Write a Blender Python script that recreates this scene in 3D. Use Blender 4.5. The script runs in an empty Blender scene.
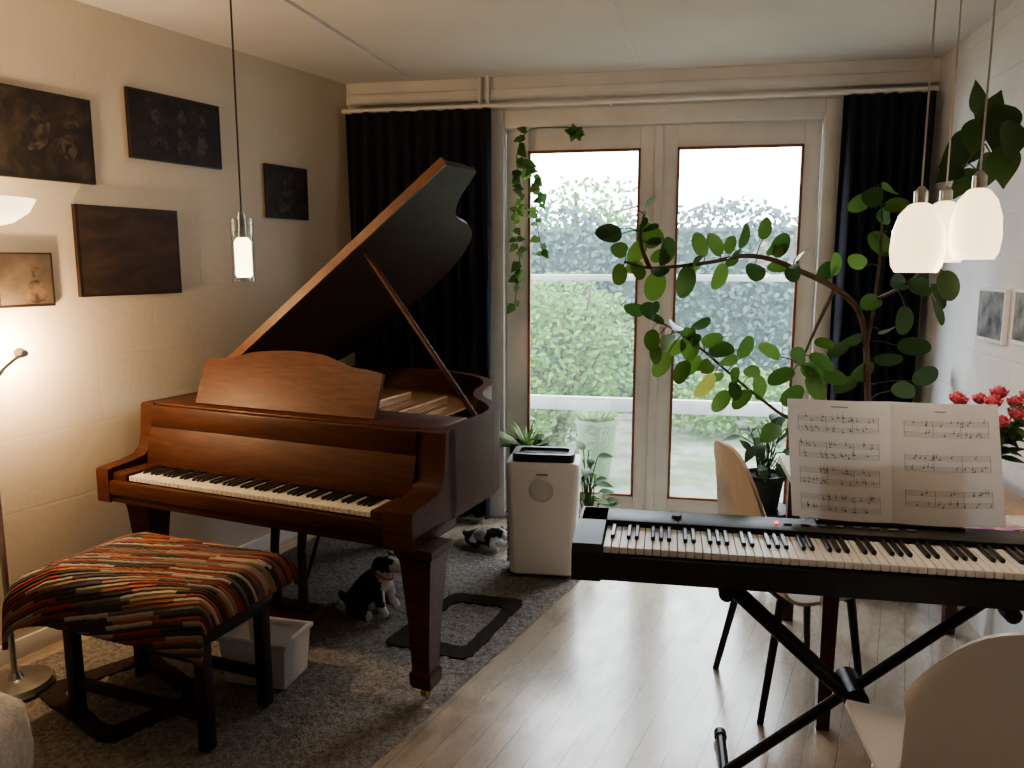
import bpy, bmesh, math, random
from mathutils import Vector, Matrix
random.seed(11)
SC = bpy.context.scene
COL = SC.collection
PI = math.pi
V = Vector
R = math.radians
SC.view_settings.look = 'AgX - Medium High Contrast'
# ------------------------------------------------------------------ camera maths
F = 800.0; H = 1.6; TH = math.atan(122/F); CT, ST = math.cos(TH), math.sin(TH)
CAM = V((0, 0, H))
def ray(px, py):
    x = (px-512)/F; u = (384-py)/F
    return V((x, CT+u*ST, -ST+u*CT))
def atY(px, py, y):
    r = ray(px, py); return CAM + r*(y/r.y)
def atZ(px, py, z):
    r = ray(px, py); return CAM + r*((z-H)/r.z)
def onplane(px, py, p0, n):
    r = ray(px, py); return CAM + r*((p0-CAM).dot(n)/r.dot(n))
cam_d = bpy.data.cameras.new('camera'); cam = bpy.data.objects.new('camera', cam_d); COL.objects.link(cam)
cam_d.sensor_fit = 'HORIZONTAL'; cam_d.sensor_width = 36; cam_d.lens = F/1024*36; cam_d.clip_start = .02
cam.location = CAM; cam.rotation_euler = (PI/2-TH, 0, 0); SC.camera = cam

# ------------------------------------------------------------------ materials
def nd(nt, t, **kw):
    n = nt.nodes.new(t)
    for k, v in kw.items(): setattr(n, k, v)
    return n
def c4(c): return (c[0], c[1], c[2], 1)
def M(name, c, c2=None, r=.5, metal=0, scale=6, st=(1,1,1), bump=0, bs=None, emit=None, es=0, coat=0, ramp=(.35,.65),
      detail=3, dist=0, brick=None, bst=.35, rot=0, island=False, transl=0, spec=.5):
    m = bpy.data.materials.new(name); m.use_nodes = True; nt = m.node_tree; L = nt.links
    b = nt.nodes['Principled BSDF']; out = nt.nodes['Material Output']
    b.inputs['Roughness'].default_value = r; b.inputs['Metallic'].default_value = metal
    b.inputs['Coat Weight'].default_value = coat; b.inputs['Coat Roughness'].default_value = .12
    b.inputs['Specular IOR Level'].default_value = spec
    c2 = c2 or tuple(x*.85 for x in c)
    tc = nd(nt, 'ShaderNodeTexCoord'); mp = nd(nt, 'ShaderNodeMapping')
    mp.inputs['Scale'].default_value = st; mp.inputs['Rotation'].default_value = (0, 0, rot)
    L.new(tc.outputs['Object'], mp.inputs['Vector'])
    nz = nd(nt, 'ShaderNodeTexNoise'); nz.inputs['Scale'].default_value = scale; nz.inputs['Detail'].default_value = detail
    nz.inputs['Distortion'].default_value = dist
    L.new(mp.outputs['Vector'], nz.inputs['Vector'])
    cr = nd(nt, 'ShaderNodeValToRGB'); e = cr.color_ramp.elements
    e[0].position, e[1].position = ramp; e[0].color, e[1].color = c4(c), c4(c2)
    if island:
        g = nd(nt, 'ShaderNodeNewGeometry'); L.new(g.outputs['Random Per Island'], cr.inputs['Fac'])
        e[0].position, e[1].position = 0, 1
    else: L.new(nz.outputs['Fac'], cr.inputs['Fac'])
    L.new(cr.outputs['Color'], b.inputs['Base Color'])
    hsrc = None
    if brick:
        sp = nd(nt, 'ShaderNodeSeparateXYZ'); cb = nd(nt, 'ShaderNodeCombineXYZ')
        L.new(tc.outputs['Object'], sp.inputs[0]); L.new(sp.outputs['X'], cb.inputs['X']); L.new(sp.outputs['Z'], cb.inputs['Y'])
        bt = nd(nt, 'ShaderNodeTexBrick'); bt.inputs['Scale'].default_value = 1
        bt.inputs['Brick Width'].default_value, bt.inputs['Row Height'].default_value = brick
        bt.inputs['Mortar Size'].default_value = .006; bt.inputs['Mortar Smooth'].default_value = .6
        L.new(cb.outputs[0], bt.inputs['Vector'])
        bp2 = nd(nt, 'ShaderNodeBump'); bp2.inputs['Strength'].default_value = bst; bp2.inputs['Distance'].default_value = .008
        bp2.invert = True
        L.new(bt.outputs['Fac'], bp2.inputs['Height']); hsrc = bp2
    if bump:
        n2 = nd(nt, 'ShaderNodeTexNoise'); n2.inputs['Scale'].default_value = bs or scale*4; n2.inputs['Detail'].default_value = 4
        L.new(mp.outputs['Vector'], n2.inputs['Vector'])
        bp = nd(nt, 'ShaderNodeBump'); bp.inputs['Strength'].default_value = bump; bp.inputs['Distance'].default_value = .01
        L.new(n2.outputs['Fac'], bp.inputs['Height'])
        if hsrc: L.new(hsrc.outputs['Normal'], bp.inputs['Normal'])
        hsrc = bp
    if hsrc: L.new(hsrc.outputs['Normal'], b.inputs['Normal'])
    if emit:
        b.inputs['Emission Color'].default_value = c4(emit); b.inputs['Emission Strength'].default_value = es
    if transl:
        tr = nd(nt, 'ShaderNodeBsdfTranslucent'); mx = nd(nt, 'ShaderNodeMixShader'); mx.inputs[0].default_value = transl
        L.new(cr.outputs['Color'], tr.inputs['Color'])
        L.new(b.outputs[0], mx.inputs[1]); L.new(tr.outputs[0], mx.inputs[2]); L.new(mx.outputs[0], out.inputs['Surface'])
    return m
def glass_mat(name, tint=(1,1,1), refl=.06, rough=.02, haze=0):
    m = bpy.data.materials.new(name); m.use_nodes = True; nt = m.node_tree; L = nt.links
    nt.nodes.remove(nt.nodes['Principled BSDF']); out = nt.nodes['Material Output']
    t = nd(nt, 'ShaderNodeBsdfTransparent'); t.inputs['Color'].default_value = c4(tint)
    g = nd(nt, 'ShaderNodeBsdfGlossy'); g.inputs['Roughness'].default_value = rough
    mx = nd(nt, 'ShaderNodeMixShader'); mx.inputs[0].default_value = refl
    L.new(t.outputs[0], mx.inputs[1]); L.new(g.outputs[0], mx.inputs[2])
    if haze:      # translucent share mixed in to lay a bright haze over the garden view
        d = nd(nt, 'ShaderNodeBsdfTranslucent'); d.inputs['Color'].default_value = (.95,.97,1,1)
        m2 = nd(nt, 'ShaderNodeMixShader'); m2.inputs[0].default_value = haze
        L.new(mx.outputs[0], m2.inputs[1]); L.new(d.outputs[0], m2.inputs[2]); L.new(m2.outputs[0], out.inputs['Surface'])
    else: L.new(mx.outputs[0], out.inputs['Surface'])
    return m
def planks(name, c1, c2, mortar, rot):
    m = bpy.data.materials.new(name); m.use_nodes = True; nt = m.node_tree; L = nt.links; b = nt.nodes['Principled BSDF']
    tc = nd(nt, 'ShaderNodeTexCoord'); mp = nd(nt, 'ShaderNodeMapping'); mp.inputs['Rotation'].default_value = (0, 0, rot)
    L.new(tc.outputs['Object'], mp.inputs['Vector'])
    bt = nd(nt, 'ShaderNodeTexBrick'); bt.inputs['Scale'].default_value = 1; bt.inputs['Brick Width'].default_value = 3.2
    bt.inputs['Row Height'].default_value = .10; bt.inputs['Mortar Size'].default_value = .0016; bt.inputs['Mortar Smooth'].default_value = .5
    bt.inputs['Color1'].default_value = c4(c1); bt.inputs['Color2'].default_value = c4(c2); bt.inputs['Mortar'].default_value = c4(mortar)
    L.new(mp.outputs[0], bt.inputs['Vector'])
    m2 = nd(nt, 'ShaderNodeMapping'); m2.inputs['Scale'].default_value = (1.3, 4, 1); L.new(mp.outputs[0], m2.inputs['Vector'])
    nz = nd(nt, 'ShaderNodeTexNoise'); nz.inputs['Scale'].default_value = 3; nz.inputs['Detail'].default_value = 9; nz.inputs['Roughness'].default_value = .68
    L.new(m2.outputs[0], nz.inputs['Vector'])
    cr = nd(nt, 'ShaderNodeValToRGB'); e = cr.color_ramp.elements; e[0].position = .34; e[0].color = (.44,.38,.33,1); e[1].position = .60; e[1].color = (1,1,1,1)
    L.new(nz.outputs['Fac'], cr.inputs['Fac'])
    mx = nd(nt, 'ShaderNodeMixRGB', blend_type='MULTIPLY'); mx.inputs[0].default_value = .8
    L.new(bt.outputs['Color'], mx.inputs[1]); L.new(cr.outputs[0], mx.inputs[2]); L.new(mx.outputs[0], b.inputs['Base Color'])
    r2 = nd(nt, 'ShaderNodeMapRange'); r2.inputs['From Min'].default_value = .3; r2.inputs['From Max'].default_value = .7
    r2.inputs['To Min'].default_value = .38; r2.inputs['To Max'].default_value = .18
    L.new(nz.outputs['Fac'], r2.inputs['Value']); L.new(r2.outputs[0], b.inputs['Roughness'])
    b.inputs['Coat Weight'].default_value = .8; b.inputs['Coat Roughness'].default_value = .2
    bp = nd(nt, 'ShaderNodeBump'); bp.inputs['Strength'].default_value = .25; bp.inputs['Distance'].default_value = .004; bp.invert = True
    L.new(bt.outputs['Fac'], bp.inputs['Height'])
    bq = nd(nt, 'ShaderNodeBump'); bq.inputs['Strength'].default_value = .2; bq.inputs['Distance'].default_value = .01
    L.new(nz.outputs['Fac'], bq.inputs['Height']); L.new(bp.outputs[0], bq.inputs['Normal']); L.new(bq.outputs[0], b.inputs['Normal'])
    return m
def rag(name):
    m = bpy.data.materials.new(name); m.use_nodes = True; nt = m.node_tree; L = nt.links; b = nt.nodes['Principled BSDF']
    b.inputs['Roughness'].default_value = .95
    tc = nd(nt, 'ShaderNodeAttribute', attribute_name='flat')
    mp = nd(nt, 'ShaderNodeMapping'); mp.inputs['Rotation'].default_value = (0, 0, R(76)); mp.inputs['Scale'].default_value = (1, 1, 0)
    L.new(tc.outputs['Vector'], mp.inputs['Vector'])
    nz = nd(nt, 'ShaderNodeTexNoise'); nz.inputs['Scale'].default_value = 10; nz.inputs['Detail'].default_value = 1; L.new(mp.outputs[0], nz.inputs['Vector'])
    sp = nd(nt, 'ShaderNodeSeparateXYZ'); L.new(mp.outputs[0], sp.inputs[0])
    ad = nd(nt, 'ShaderNodeMath', operation='MULTIPLY_ADD'); ad.inputs[1].default_value = .004; L.new(nz.outputs['Fac'], ad.inputs[0]); L.new(sp.outputs['X'], ad.inputs[2])
    mu = nd(nt, 'ShaderNodeMath', operation='MULTIPLY'); mu.inputs[1].default_value = 74; L.new(ad.outputs[0], mu.inputs[0])
    fl = nd(nt, 'ShaderNodeMath', operation='FLOOR'); L.new(mu.outputs[0], fl.inputs[0])
    m2 = nd(nt, 'ShaderNodeMath', operation='MULTIPLY'); m2.inputs[1].default_value = 5; L.new(sp.outputs['Y'], m2.inputs[0])
    wo = nd(nt, 'ShaderNodeTexWhiteNoise', noise_dimensions='1D'); L.new(fl.outputs[0], wo.inputs['W'])
    ao = nd(nt, 'ShaderNodeMath', operation='ADD'); L.new(m2.outputs[0], ao.inputs[0]); L.new(wo.outputs['Value'], ao.inputs[1])
    f2 = nd(nt, 'ShaderNodeMath', operation='FLOOR'); L.new(ao.outputs[0], f2.inputs[0])
    cb = nd(nt, 'ShaderNodeCombineXYZ'); L.new(fl.outputs[0], cb.inputs[0]); L.new(f2.outputs[0], cb.inputs[1])
    wn = nd(nt, 'ShaderNodeTexWhiteNoise', noise_dimensions='2D'); L.new(cb.outputs[0], wn.inputs['Vector'])
    cr = nd(nt, 'ShaderNodeValToRGB'); cr.color_ramp.interpolation = 'CONSTANT'
    cols = [(.03,.025,.025),(.27,.035,.03),(.08,.045,.04),(.42,.37,.31),(.27,.09,.045),(.05,.05,.065),(.19,.025,.03),(.28,.18,.11),(.13,.12,.12),(.07,.03,.025),(.31,.055,.05),(.035,.035,.035),(.32,.28,.24)]
    e = cr.color_ramp.elements
    e[0].color = c4(cols[0]); e[1].position = 1/len(cols); e[1].color = c4(cols[1])
    for i in range(2, len(cols)):
        q = e.new(i/len(cols)); q.color = c4(cols[i])
    L.new(wn.outputs['Value'], cr.inputs['Fac']); L.new(cr.outputs[0], b.inputs['Base Color'])
    fr = nd(nt, 'ShaderNodeMath', operation='FRACT'); L.new(mu.outputs[0], fr.inputs[0])
    pp = nd(nt, 'ShaderNodeMath', operation='PINGPONG'); pp.inputs[1].default_value = .5; L.new(fr.outputs[0], pp.inputs[0])
    bp = nd(nt, 'ShaderNodeBump'); bp.inputs['Strength'].default_value = .9; bp.inputs['Distance'].default_value = .012
    L.new(pp.outputs[0], bp.inputs['Height']); L.new(bp.outputs[0], b.inputs['Normal'])
    return m

m_wall_l = M('cream wall paint', (.65,.585,.485), (.60,.535,.44), r=.85, scale=2, bump=.15, bs=30, brick=(.6,.3), bst=.10)
m_wall_b = M('back wall paint', (.68,.66,.63), (.62,.60,.57), r=.85, scale=3, bump=.1, bs=40)
m_wall_r = M('white painted block wall', (.78,.77,.77), (.71,.70,.70), r=.8, scale=4, bump=.25, bs=25, brick=(.42,.2))
m_ceil = M('ceiling paint', (.71,.69,.68), (.67,.65,.64), r=.9, scale=2, bump=.05)
m_trim = M('cream gloss paint', (.77,.755,.735), (.70,.685,.665), r=.4, scale=5)
m_floor = planks('worn wood planks', (.60,.51,.41), (.51,.425,.335), (.18,.14,.105), R(-64))
m_wal = M('walnut veneer', (.080,.026,.014), (.044,.015,.009), r=.42, scale=5, st=(1.2,14,14), detail=6, dist=.6, spec=.3)
m_wal_lt = M('light walnut veneer', (.105,.037,.019), (.066,.023,.012), r=.44, scale=5, st=(1.5,12,12), detail=6, dist=.8, spec=.3)
m_wal_dk = M('dark walnut lacquer', (.040,.016,.012), (.027,.011,.008), r=.5, scale=4, st=(12,2,12), detail=5, spec=.3)
m_edge = M('lit lid edge tone', (.19,.085,.045), (.13,.06,.032), r=.4, scale=10)  # paler orange tone paints the light caught along the lid front
m_gold = M('bronze iron plate', (.36,.18,.07), (.28,.14,.05), r=.4, metal=.4, scale=10)
m_brass = M('brass', (.7,.5,.2), r=.3, metal=1)
m_ivory = M('ivory keytops', (.80,.77,.70), (.74,.71,.63), r=.3, scale=20)
m_white = M('white plastic', (.86,.86,.86), (.83,.83,.83), r=.4, scale=6)
m_ebony = M('ebony keys', (.012,.011,.011), (.02,.018,.018), r=.3, scale=20)
m_black = M('black plastic', (.010,.010,.011), (.016,.016,.017), r=.45, scale=20)
m_blackm = M('black painted steel', (.014,.014,.015), (.02,.02,.02), r=.35, metal=.3, scale=20)
m_dkwood = M('dark stained wood', (.022,.011,.009), (.014,.007,.006), r=.4, scale=5, st=(10,10,1))
m_redwood = M('red brown wood', (.10,.028,.016), (.06,.017,.01), r=.4, scale=5, st=(10,10,1))
m_oak = M('pale oak tabletop', (.50,.34,.23), (.40,.26,.17), r=.4, scale=4, st=(10,1.5,1), detail=6)
m_curt = M('navy curtain cloth', (.016,.018,.030), (.010,.011,.020), r=.95, scale=30, bump=.2, bs=200)
m_glass = glass_mat('window glass', haze=.013)
m_clear = glass_mat('clear glass', (.92,.95,.94), .12)
m_box = M('translucent plastic', (.74,.74,.76), (.68,.68,.70), r=.3, scale=5, transl=.5)
m_leaf = M('ficus leaf', (.022,.070,.016), (.125,.225,.045), r=.38, island=True, transl=.42)
m_leaf_y = M('yellowing leaf', (.42,.44,.10), (.38,.40,.09), r=.4, island=True, transl=.45)
m_leaf_dk = M('dark glossy leaf', (.022,.050,.016), (.060,.11,.030), r=.45, island=True, transl=.3)
m_ivy = M('ivy leaf', (.04,.095,.028), (.15,.25,.07), r=.4, island=True, transl=.45)
m_fern = M('fern frond', (.08,.16,.035), (.22,.33,.09), r=.5, island=True, transl=.4)
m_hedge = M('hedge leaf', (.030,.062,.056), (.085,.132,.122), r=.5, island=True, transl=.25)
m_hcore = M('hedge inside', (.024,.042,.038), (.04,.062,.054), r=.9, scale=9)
m_bush = M('garden bush leaf', (.055,.130,.030), (.155,.285,.070), r=.5, island=True, transl=.35)
m_stem = M('bark', (.07,.045,.025), (.11,.075,.04), r=.8, scale=20)
m_gstem = M('green stem', (.05,.09,.03), r=.6)
m_pave = M('mossy garden paving', (.15,.155,.135), (.06,.095,.04), r=.9, scale=3.2, bump=.3, ramp=(.40,.62), detail=6)
m_rail = M('weathered white paint', (.40,.40,.39), (.34,.34,.33), r=.6)
m_dkpot = M('dark glazed pot', (.02,.022,.024), (.03,.03,.03), r=.35)
m_soil = M('soil', (.02,.014,.01), (.035,.025,.018), r=1, scale=40)
m_rug = M('shaggy rug pile', (.34,.31,.28), (.175,.157,.142), r=1, scale=60, ramp=(.36,.64), detail=5, bump=1, bs=130)
m_rugdk = M('dark brown rug pile', (.046,.032,.027), (.026,.018,.016), r=1, scale=70, bump=1, bs=160)
m_rag = rag('rag rug weave')
m_steel = M('brushed steel', (.55,.55,.55), (.48,.48,.48), r=.3, metal=1, scale=20)
m_cord = M('pendant cord', (.05,.045,.04), r=.6)
m_cordw = M('pale cord', (.5,.48,.44), r=.6)
m_shade = M('glowing opal glass', (.9,.85,.80), r=.3, emit=(1,.72,.43), es=2.3)
m_bowl = M('glowing uplight bowl', (.9,.85,.75), r=.4, emit=(1,.74,.44), es=2.6)
m_bulb = M('bulb', (1,.9,.7), r=.3, emit=(1,.72,.42), es=60)
m_frost = M('frosted glowing glass', (.9,.85,.75), r=.3, emit=(1,.70,.40), es=9)
m_paper = M('sheet paper', (.94,.94,.95), (.92,.92,.93), r=.8, scale=10, transl=.4)
m_ink = M('printed ink', (.10,.10,.11), r=.8)
m_shell = M('white chair shell', (.84,.845,.86), (.81,.815,.83), r=.35, scale=4)
m_birch = M('pale cream shell', (.82,.74,.64), (.77,.68,.58), r=.45, scale=4, st=(8,8,1), detail=5, transl=.15)
m_rose = M('rose petal', (.66,.12,.18), (.88,.42,.46), r=.6, island=True, transl=.35)
m_led = M('red indicator', (.8,.02,.02), emit=(1,.05,.03), es=4)
m_grey = M('grey plastic', (.10,.10,.11), (.08,.08,.085), r=.45)
m_ltgrey = M('pale grey plastic', (.66,.66,.66), r=.45)
m_fleece = M('pale fleece', (.66,.64,.62), (.54,.52,.50), r=1, scale=40, bump=.8, bs=90)
m_fur_b = M('black plush', (.012,.012,.013), (.022,.022,.022), r=.7, scale=60, bump=.4, bs=200)
m_fur_w = M('white plush', (.62,.61,.60), (.55,.54,.53), r=.95, scale=60, bump=.4, bs=200)
m_pink = M('pink felt', (.45,.12,.16), r=.9)
m_wbrown = M('red brown glazing bead', (.30,.12,.07), (.24,.10,.06), r=.5)
m_mag = M('magazine cover', (.30,.12,.34), (.62,.40,.30), r=.35, scale=14, ramp=(.42,.58))

# ------------------------------------------------------------------ mesh helpers
class MB:
    def __init__(s): s.bm = bmesh.new(); s.mi = 0
    def add(s, t, mtx=None):
        if mtx is not None: t.transform(mtx)
        for f in t.faces: f.material_index = s.mi
        me = bpy.data.meshes.new('tmp'); t.to_mesh(me); s.bm.from_mesh(me); bpy.data.meshes.remove(me); t.free(); return s
    def box(s, c, size, rot=None, bev=0, seg=2):
        t = bmesh.new(); bmesh.ops.create_cube(t, size=1)
        bmesh.ops.scale(t, vec=V(size), verts=t.verts)
        if bev: bmesh.ops.bevel(t, geom=t.edges[:], offset=bev, segments=seg, profile=.5, affect='EDGES')
        m = Matrix.Translation(V(c))
        if rot is not None: m = m @ rot.to_4x4()
        return s.add(t, m)
    def b2(s, a, b, bev=0, seg=2):
        a, b = V(a), V(b); return s.box((a+b)/2, [abs(q) for q in (b-a)], None, bev, seg)
    def tube(s, pts, r, seg=8, cap=True):
        pts = [V(p) for p in pts]; n = len(pts)
        rs = r if isinstance(r, (list, tuple)) else [r]*n
        t = bmesh.new(); rings = []; up = None
        for i, p in enumerate(pts):
            d = (pts[min(i+1, n-1)]-pts[max(i-1, 0)]).normalized()
            if up is None: up = d.orthogonal().normalized()
            up = (up-d*up.dot(d)); up = up.normalized() if up.length > 1e-6 else d.orthogonal().normalized()
            sd = d.cross(up)
            rings.append([t.verts.new(p+(up*math.cos(2*PI*k/seg)+sd*math.sin(2*PI*k/seg))*rs[i]) for k in range(seg)])
        for a, b in zip(rings, rings[1:]):
            for k in range(seg): t.faces.new((a[k], a[(k+1) % seg], b[(k+1) % seg], b[k]))
        if cap: t.faces.new(rings[0][::-1]); t.faces.new(rings[-1])
        return s.add(t)
    def lathe(s, prof, seg=24, mtx=None, closed=False):
        t = bmesh.new(); rings = []
        for r, z in prof:
            if r < 1e-5: rings.append([t.verts.new((0, 0, z))])
            else: rings.append([t.verts.new((r*math.cos(2*PI*k/seg), r*math.sin(2*PI*k/seg), z)) for k in range(seg)])
        for a, b in zip(rings, rings[1:]):
            for k in range(seg):
                k2 = (k+1) % seg
                if len(a) == 1 and len(b) == 1: continue
                if len(a) == 1: t.faces.new((a[0], b[k2], b[k]))
                elif len(b) == 1: t.faces.new((a[k], a[k2], b[0]))
                else: t.faces.new((a[k], a[k2], b[k2], b[k]))
        return s.add(t, mtx)
    def prism(s, pts, z0, z1, mtx=None):
        t = bmesh.new()
        a = [t.verts.new((x, y, z0)) for x, y in pts]; b = [t.verts.new((x, y, z1)) for x, y in pts]; n = len(pts)
        t.faces.new(a[::-1]); t.faces.new(b)
        for i in range(n): t.faces.new((a[i], a[(i+1) % n], b[(i+1) % n], b[i]))
        bmesh.ops.recalc_face_normals(t, faces=t.faces)
        return s.add(t, mtx)
    def ring(s, outer, inner, z0, z1, mtx=None):
        t = bmesh.new(); n = len(outer)
        q = [[t.verts.new((x, y, z)) for x, y in P] for P, z in ((outer, z0), (outer, z1), (inner, z1), (inner, z0))]
        for j in range(4):
            a, b = q[j], q[(j+1) % 4]
            for i in range(n): t.faces.new((a[i], a[(i+1) % n], b[(i+1) % n], b[i]))
        bmesh.ops.recalc_face_normals(t, faces=t.faces)
        return s.add(t, mtx)
    def sheet(s, nu, nv, fn, thick=0, mtx=None):
        t = bmesh.new(); g = [[t.verts.new(fn(i/nu, j/nv)) for j in range(nv+1)] for i in range(nu+1)]
        for i in range(nu):
            for j in range(nv): t.faces.new((g[i][j], g[i+1][j], g[i+1][j+1], g[i][j+1]))
        if thick:
            bmesh.ops.recalc_face_normals(t, faces=t.faces)
            bmesh.ops.solidify(t, geom=t.faces[:], thickness=thick)
        return s.add(t, mtx)
    def sphere(s, c, r, sc=(1,1,1), u=16, v=10):
        t = bmesh.new(); bmesh.ops.create_uvsphere(t, u_segments=u, v_segments=v, radius=r)
        return s.add(t, Matrix.Translation(V(c)) @ Matrix.Diagonal((sc[0], sc[1], sc[2], 1)))
    def leaf(s, base, d, n, L, W, rows=6, droop=.25, fold=.12, p=.8, rd=0):
        d = V(d).normalized(); n = V(n); n = n-d*n.dot(d)
        n = n.normalized() if n.length > 1e-4 else d.orthogonal().normalized()
        sd = d.cross(n); base = V(base); bm = s.bm; prev = None
        for i in range(rows+1):
            t = i/rows
            if rd:
                t = .5-.5*math.cos(PI*t); w = W/2*max(.03, math.sqrt(max(0, 1-(2*t**.92-1)**2))*(.90+.10*t))
            else: w = W/2*max(.03, math.sin(PI*min(.985, t**p)))
            c = base+d*L*t-n*(droop*L*t*t)
            cur = (bm.verts.new(c-sd*w+n*w*fold), bm.verts.new(c), bm.verts.new(c+sd*w+n*w*fold))
            if prev:
                for k in (0, 1):
                    f = bm.faces.new((prev[k], prev[k+1], cur[k+1], cur[k])); f.material_index = s.mi
            prev = cur
        return s
    def build(s, name, mats, parent=None, frame=None, world=False, smooth=True, ang=35):
        bm = s.bm
        me = bpy.data.meshes.new(name); o = bpy.data.objects.new(name, me); COL.objects.link(o)
        if parent is not None:
            o.parent = parent
            if world:
                m = Matrix.Identity(4); q = parent
                while q is not None: m = q.matrix_basis @ m; q = q.parent
                bm.transform(m.inverted())
        elif frame is not None:
            o.location = frame[0]; o.rotation_euler = (0, 0, frame[1])
        else:
            xs = [v.co for v in bm.verts]
            c = V(((min(v.x for v in xs)+max(v.x for v in xs))/2, (min(v.y for v in xs)+max(v.y for v in xs))/2, min(v.z for v in xs)))
            bm.transform(Matrix.Translation(-c)); o.location = c
        bm.to_mesh(me); bm.free()
        for m in (mats if isinstance(mats, (list, tuple)) else [mats]): me.materials.append(m)
        if smooth:
            for p in me.polygons: p.use_smooth = True
            me.set_sharp_from_angle(angle=R(ang))
        return o
def tag(o, label, cat, group=None):
    o['label'] = label; o['category'] = cat
    if group: o['group'] = group
    return o
def struct(o): o['kind'] = 'structure'; return o
def thing(name, label, cat, loc, rz=0, group=None):
    o = bpy.data.objects.new(name, None); COL.objects.link(o); o.empty_display_size = .05
    o.location = loc; o.rotation_euler = (0, 0, rz)
    return tag(o, label, cat, group)
def catmull(pts, n=6):
    out = []; P = [pts[0]]+list(pts)+[pts[-1]]
    for i in range(1, len(P)-2):
        a, b, c, d = [V(q) for q in P[i-1:i+3]]
        for k in range(n):
            t = k/n
            out.append(tuple(.5*((2*b)+(c-a)*t+(2*a-5*b+4*c-d)*t*t+(3*b-a-3*c+d)*t**3)))
    out.append(tuple(pts[-1])); return out
def offset(poly, d):
    n = len(poly); out = []
    for i in range(n):
        a, b, c = V(poly[i-1]), V(poly[i]), V(poly[(i+1) % n])
        e1, e2 = (b-a).normalized(), (c-b).normalized()
        n1, n2 = V((-e1.y, e1.x)), V((-e2.y, e2.x)); m = n1+n2
        m = m.normalized(); k = d/max(.4, m.dot(n1)); out.append((b.x+m.x*k, b.y+m.y*k))
    return out
def rnd(a, b): return random.uniform(a, b)
def rotx(a): return Matrix.Rotation(a, 3, 'X')
def roty(a): return Matrix.Rotation(a, 3, 'Y')
def rotz(a): return Matrix.Rotation(a, 3, 'Z')
def point_light(name, loc, e, col, r=.03):
    l = bpy.data.lights.new(name, 'POINT'); l.energy = e; l.color = col; l.shadow_soft_size = r
    o = bpy.data.objects.new(name, l); COL.objects.link(o); o.location = loc; return o

# ------------------------------------------------------------------ room shell
CZ = 2.667
BL = V((-1.003, 5.09, 0)); BR = V((2.262, 4.439, 0))
AB = math.atan2(BR.y-BL.y, BR.x-BL.x); WB = (BR-BL).length
LD = V((-.45, -.893, 0)).normalized(); RD = V((-.1956, -.9807, 0)).normalized()
AL = math.atan2(-LD.y, -LD.x); AR = math.atan2(RD.y, RD.x)
LN = V((-LD.y, LD.x, 0)); LN = LN if LN.x > 0 else -LN       # into the room
RN = V((-.9807, .1956, 0))
BU = V((math.cos(AB), math.sin(AB), 0)); BNo = V((-BU.y, BU.x, 0))   # outward
LEFT_END = BL+LD*7.0; RIGHT_END = BR+RD*5.75
def bw(s, y, z): return BL+BU*s+BNo*y+V((0, 0, z))
O0, O1, OT = .932, 2.815, 2.43     # door opening
mb = MB()
mb.b2((-.25, 0, -.1), (O0, .2, CZ)); mb.b2((O1, 0, -.1), (WB+.25, .2, CZ)); mb.b2((O0, 0, OT), (O1, .2, CZ))
struct(mb.build('wall_back', m_wall_b, frame=(BL, AB), smooth=False))
mb = MB(); mb.b2((-7.2, 0, -.1), (0, .15, CZ)); struct(mb.build('wall_left', m_wall_l, frame=(BL, AL), smooth=False))
mb = MB(); mb.b2((0, 0, -.1), (5.9, .15, CZ)); struct(mb.build('wall_right', m_wall_r, frame=(BR, AR), smooth=False))
mb = MB(); e = RIGHT_END-LEFT_END
mb.b2((-.2, -.15, -.1), (e.length+.2, 0, CZ)); struct(mb.build('wall_rear', m_wall_l, frame=(LEFT_END, math.atan2(e.y, e.x)), smooth=False))
foot = [(BL.x-.1, BL.y+.1), (LEFT_END.x-.15, LEFT_END.y-.15), (RIGHT_END.x+.15, RIGHT_END.y-.15), (BR.x+.12, BR.y+.1)]
mb = MB(); mb.prism(foot[::-1], -.1, 0); struct(mb.build('floor', m_floor, frame=(V((0,0,0)), 0), smooth=False))
mb = MB(); mb.prism(foot[::-1], CZ, CZ+.12); struct(mb.build('ceiling', m_ceil, frame=(V((0,0,0)), 0), smooth=False))
a, b = atZ(268, -10, CZ), atZ(405, 76, CZ)
mb = MB()
def strip(mb, a, b, w, h):
    d = (b-a); mb.box((a+b)/2-V((0,0,h/2)), (d.length, w, h), rotz(math.atan2(d.y, d.x)))
strip(mb, a, b, .03, .012); struct(mb.build('trim_1', m_ceil, smooth=False))
mb = MB(); strip(mb, atZ(610, 0, CZ), atZ(640, 66, CZ), .02, .003); struct(mb.build('trim_2', m_ceil, smooth=False))
mb = MB(); mb.b2((0, -.035, 2.535), (WB, 0, 2.60), bev=.008); mb.b2((0, -.02, 2.60), (WB, 0, CZ)); struct(mb.build('trim_3', m_trim, frame=(BL, AB)))
mb = MB()
for s in (.84, .885): mb.tube([(s, -.05, 2.44), (s, -.05, CZ)], .011, 10)
struct(mb.build('trim_4', m_trim, frame=(BL, AB)))
mb = MB(); mb.b2((-7.0, -.015, 0), (0, 0, .08), bev=.004); struct(mb.build('baseboard_left', m_trim, frame=(BL, AL)))
mb = MB(); mb.b2((0, -.015, 0), (O0-.08, 0, .08), bev=.004); mb.b2((O1+.08, -.015, 0), (WB, 0, .08), bev=.004)
struct(mb.build('baseboard_back', m_trim, frame=(BL, AB)))
mb = MB()
mb.b2((O0-.06, -.02, 0), (O0+.045, .17, OT+.05), bev=.006); mb.b2((O1-.045, -.02, 0), (O1+.06, .17, OT+.05), bev=.006)
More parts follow.
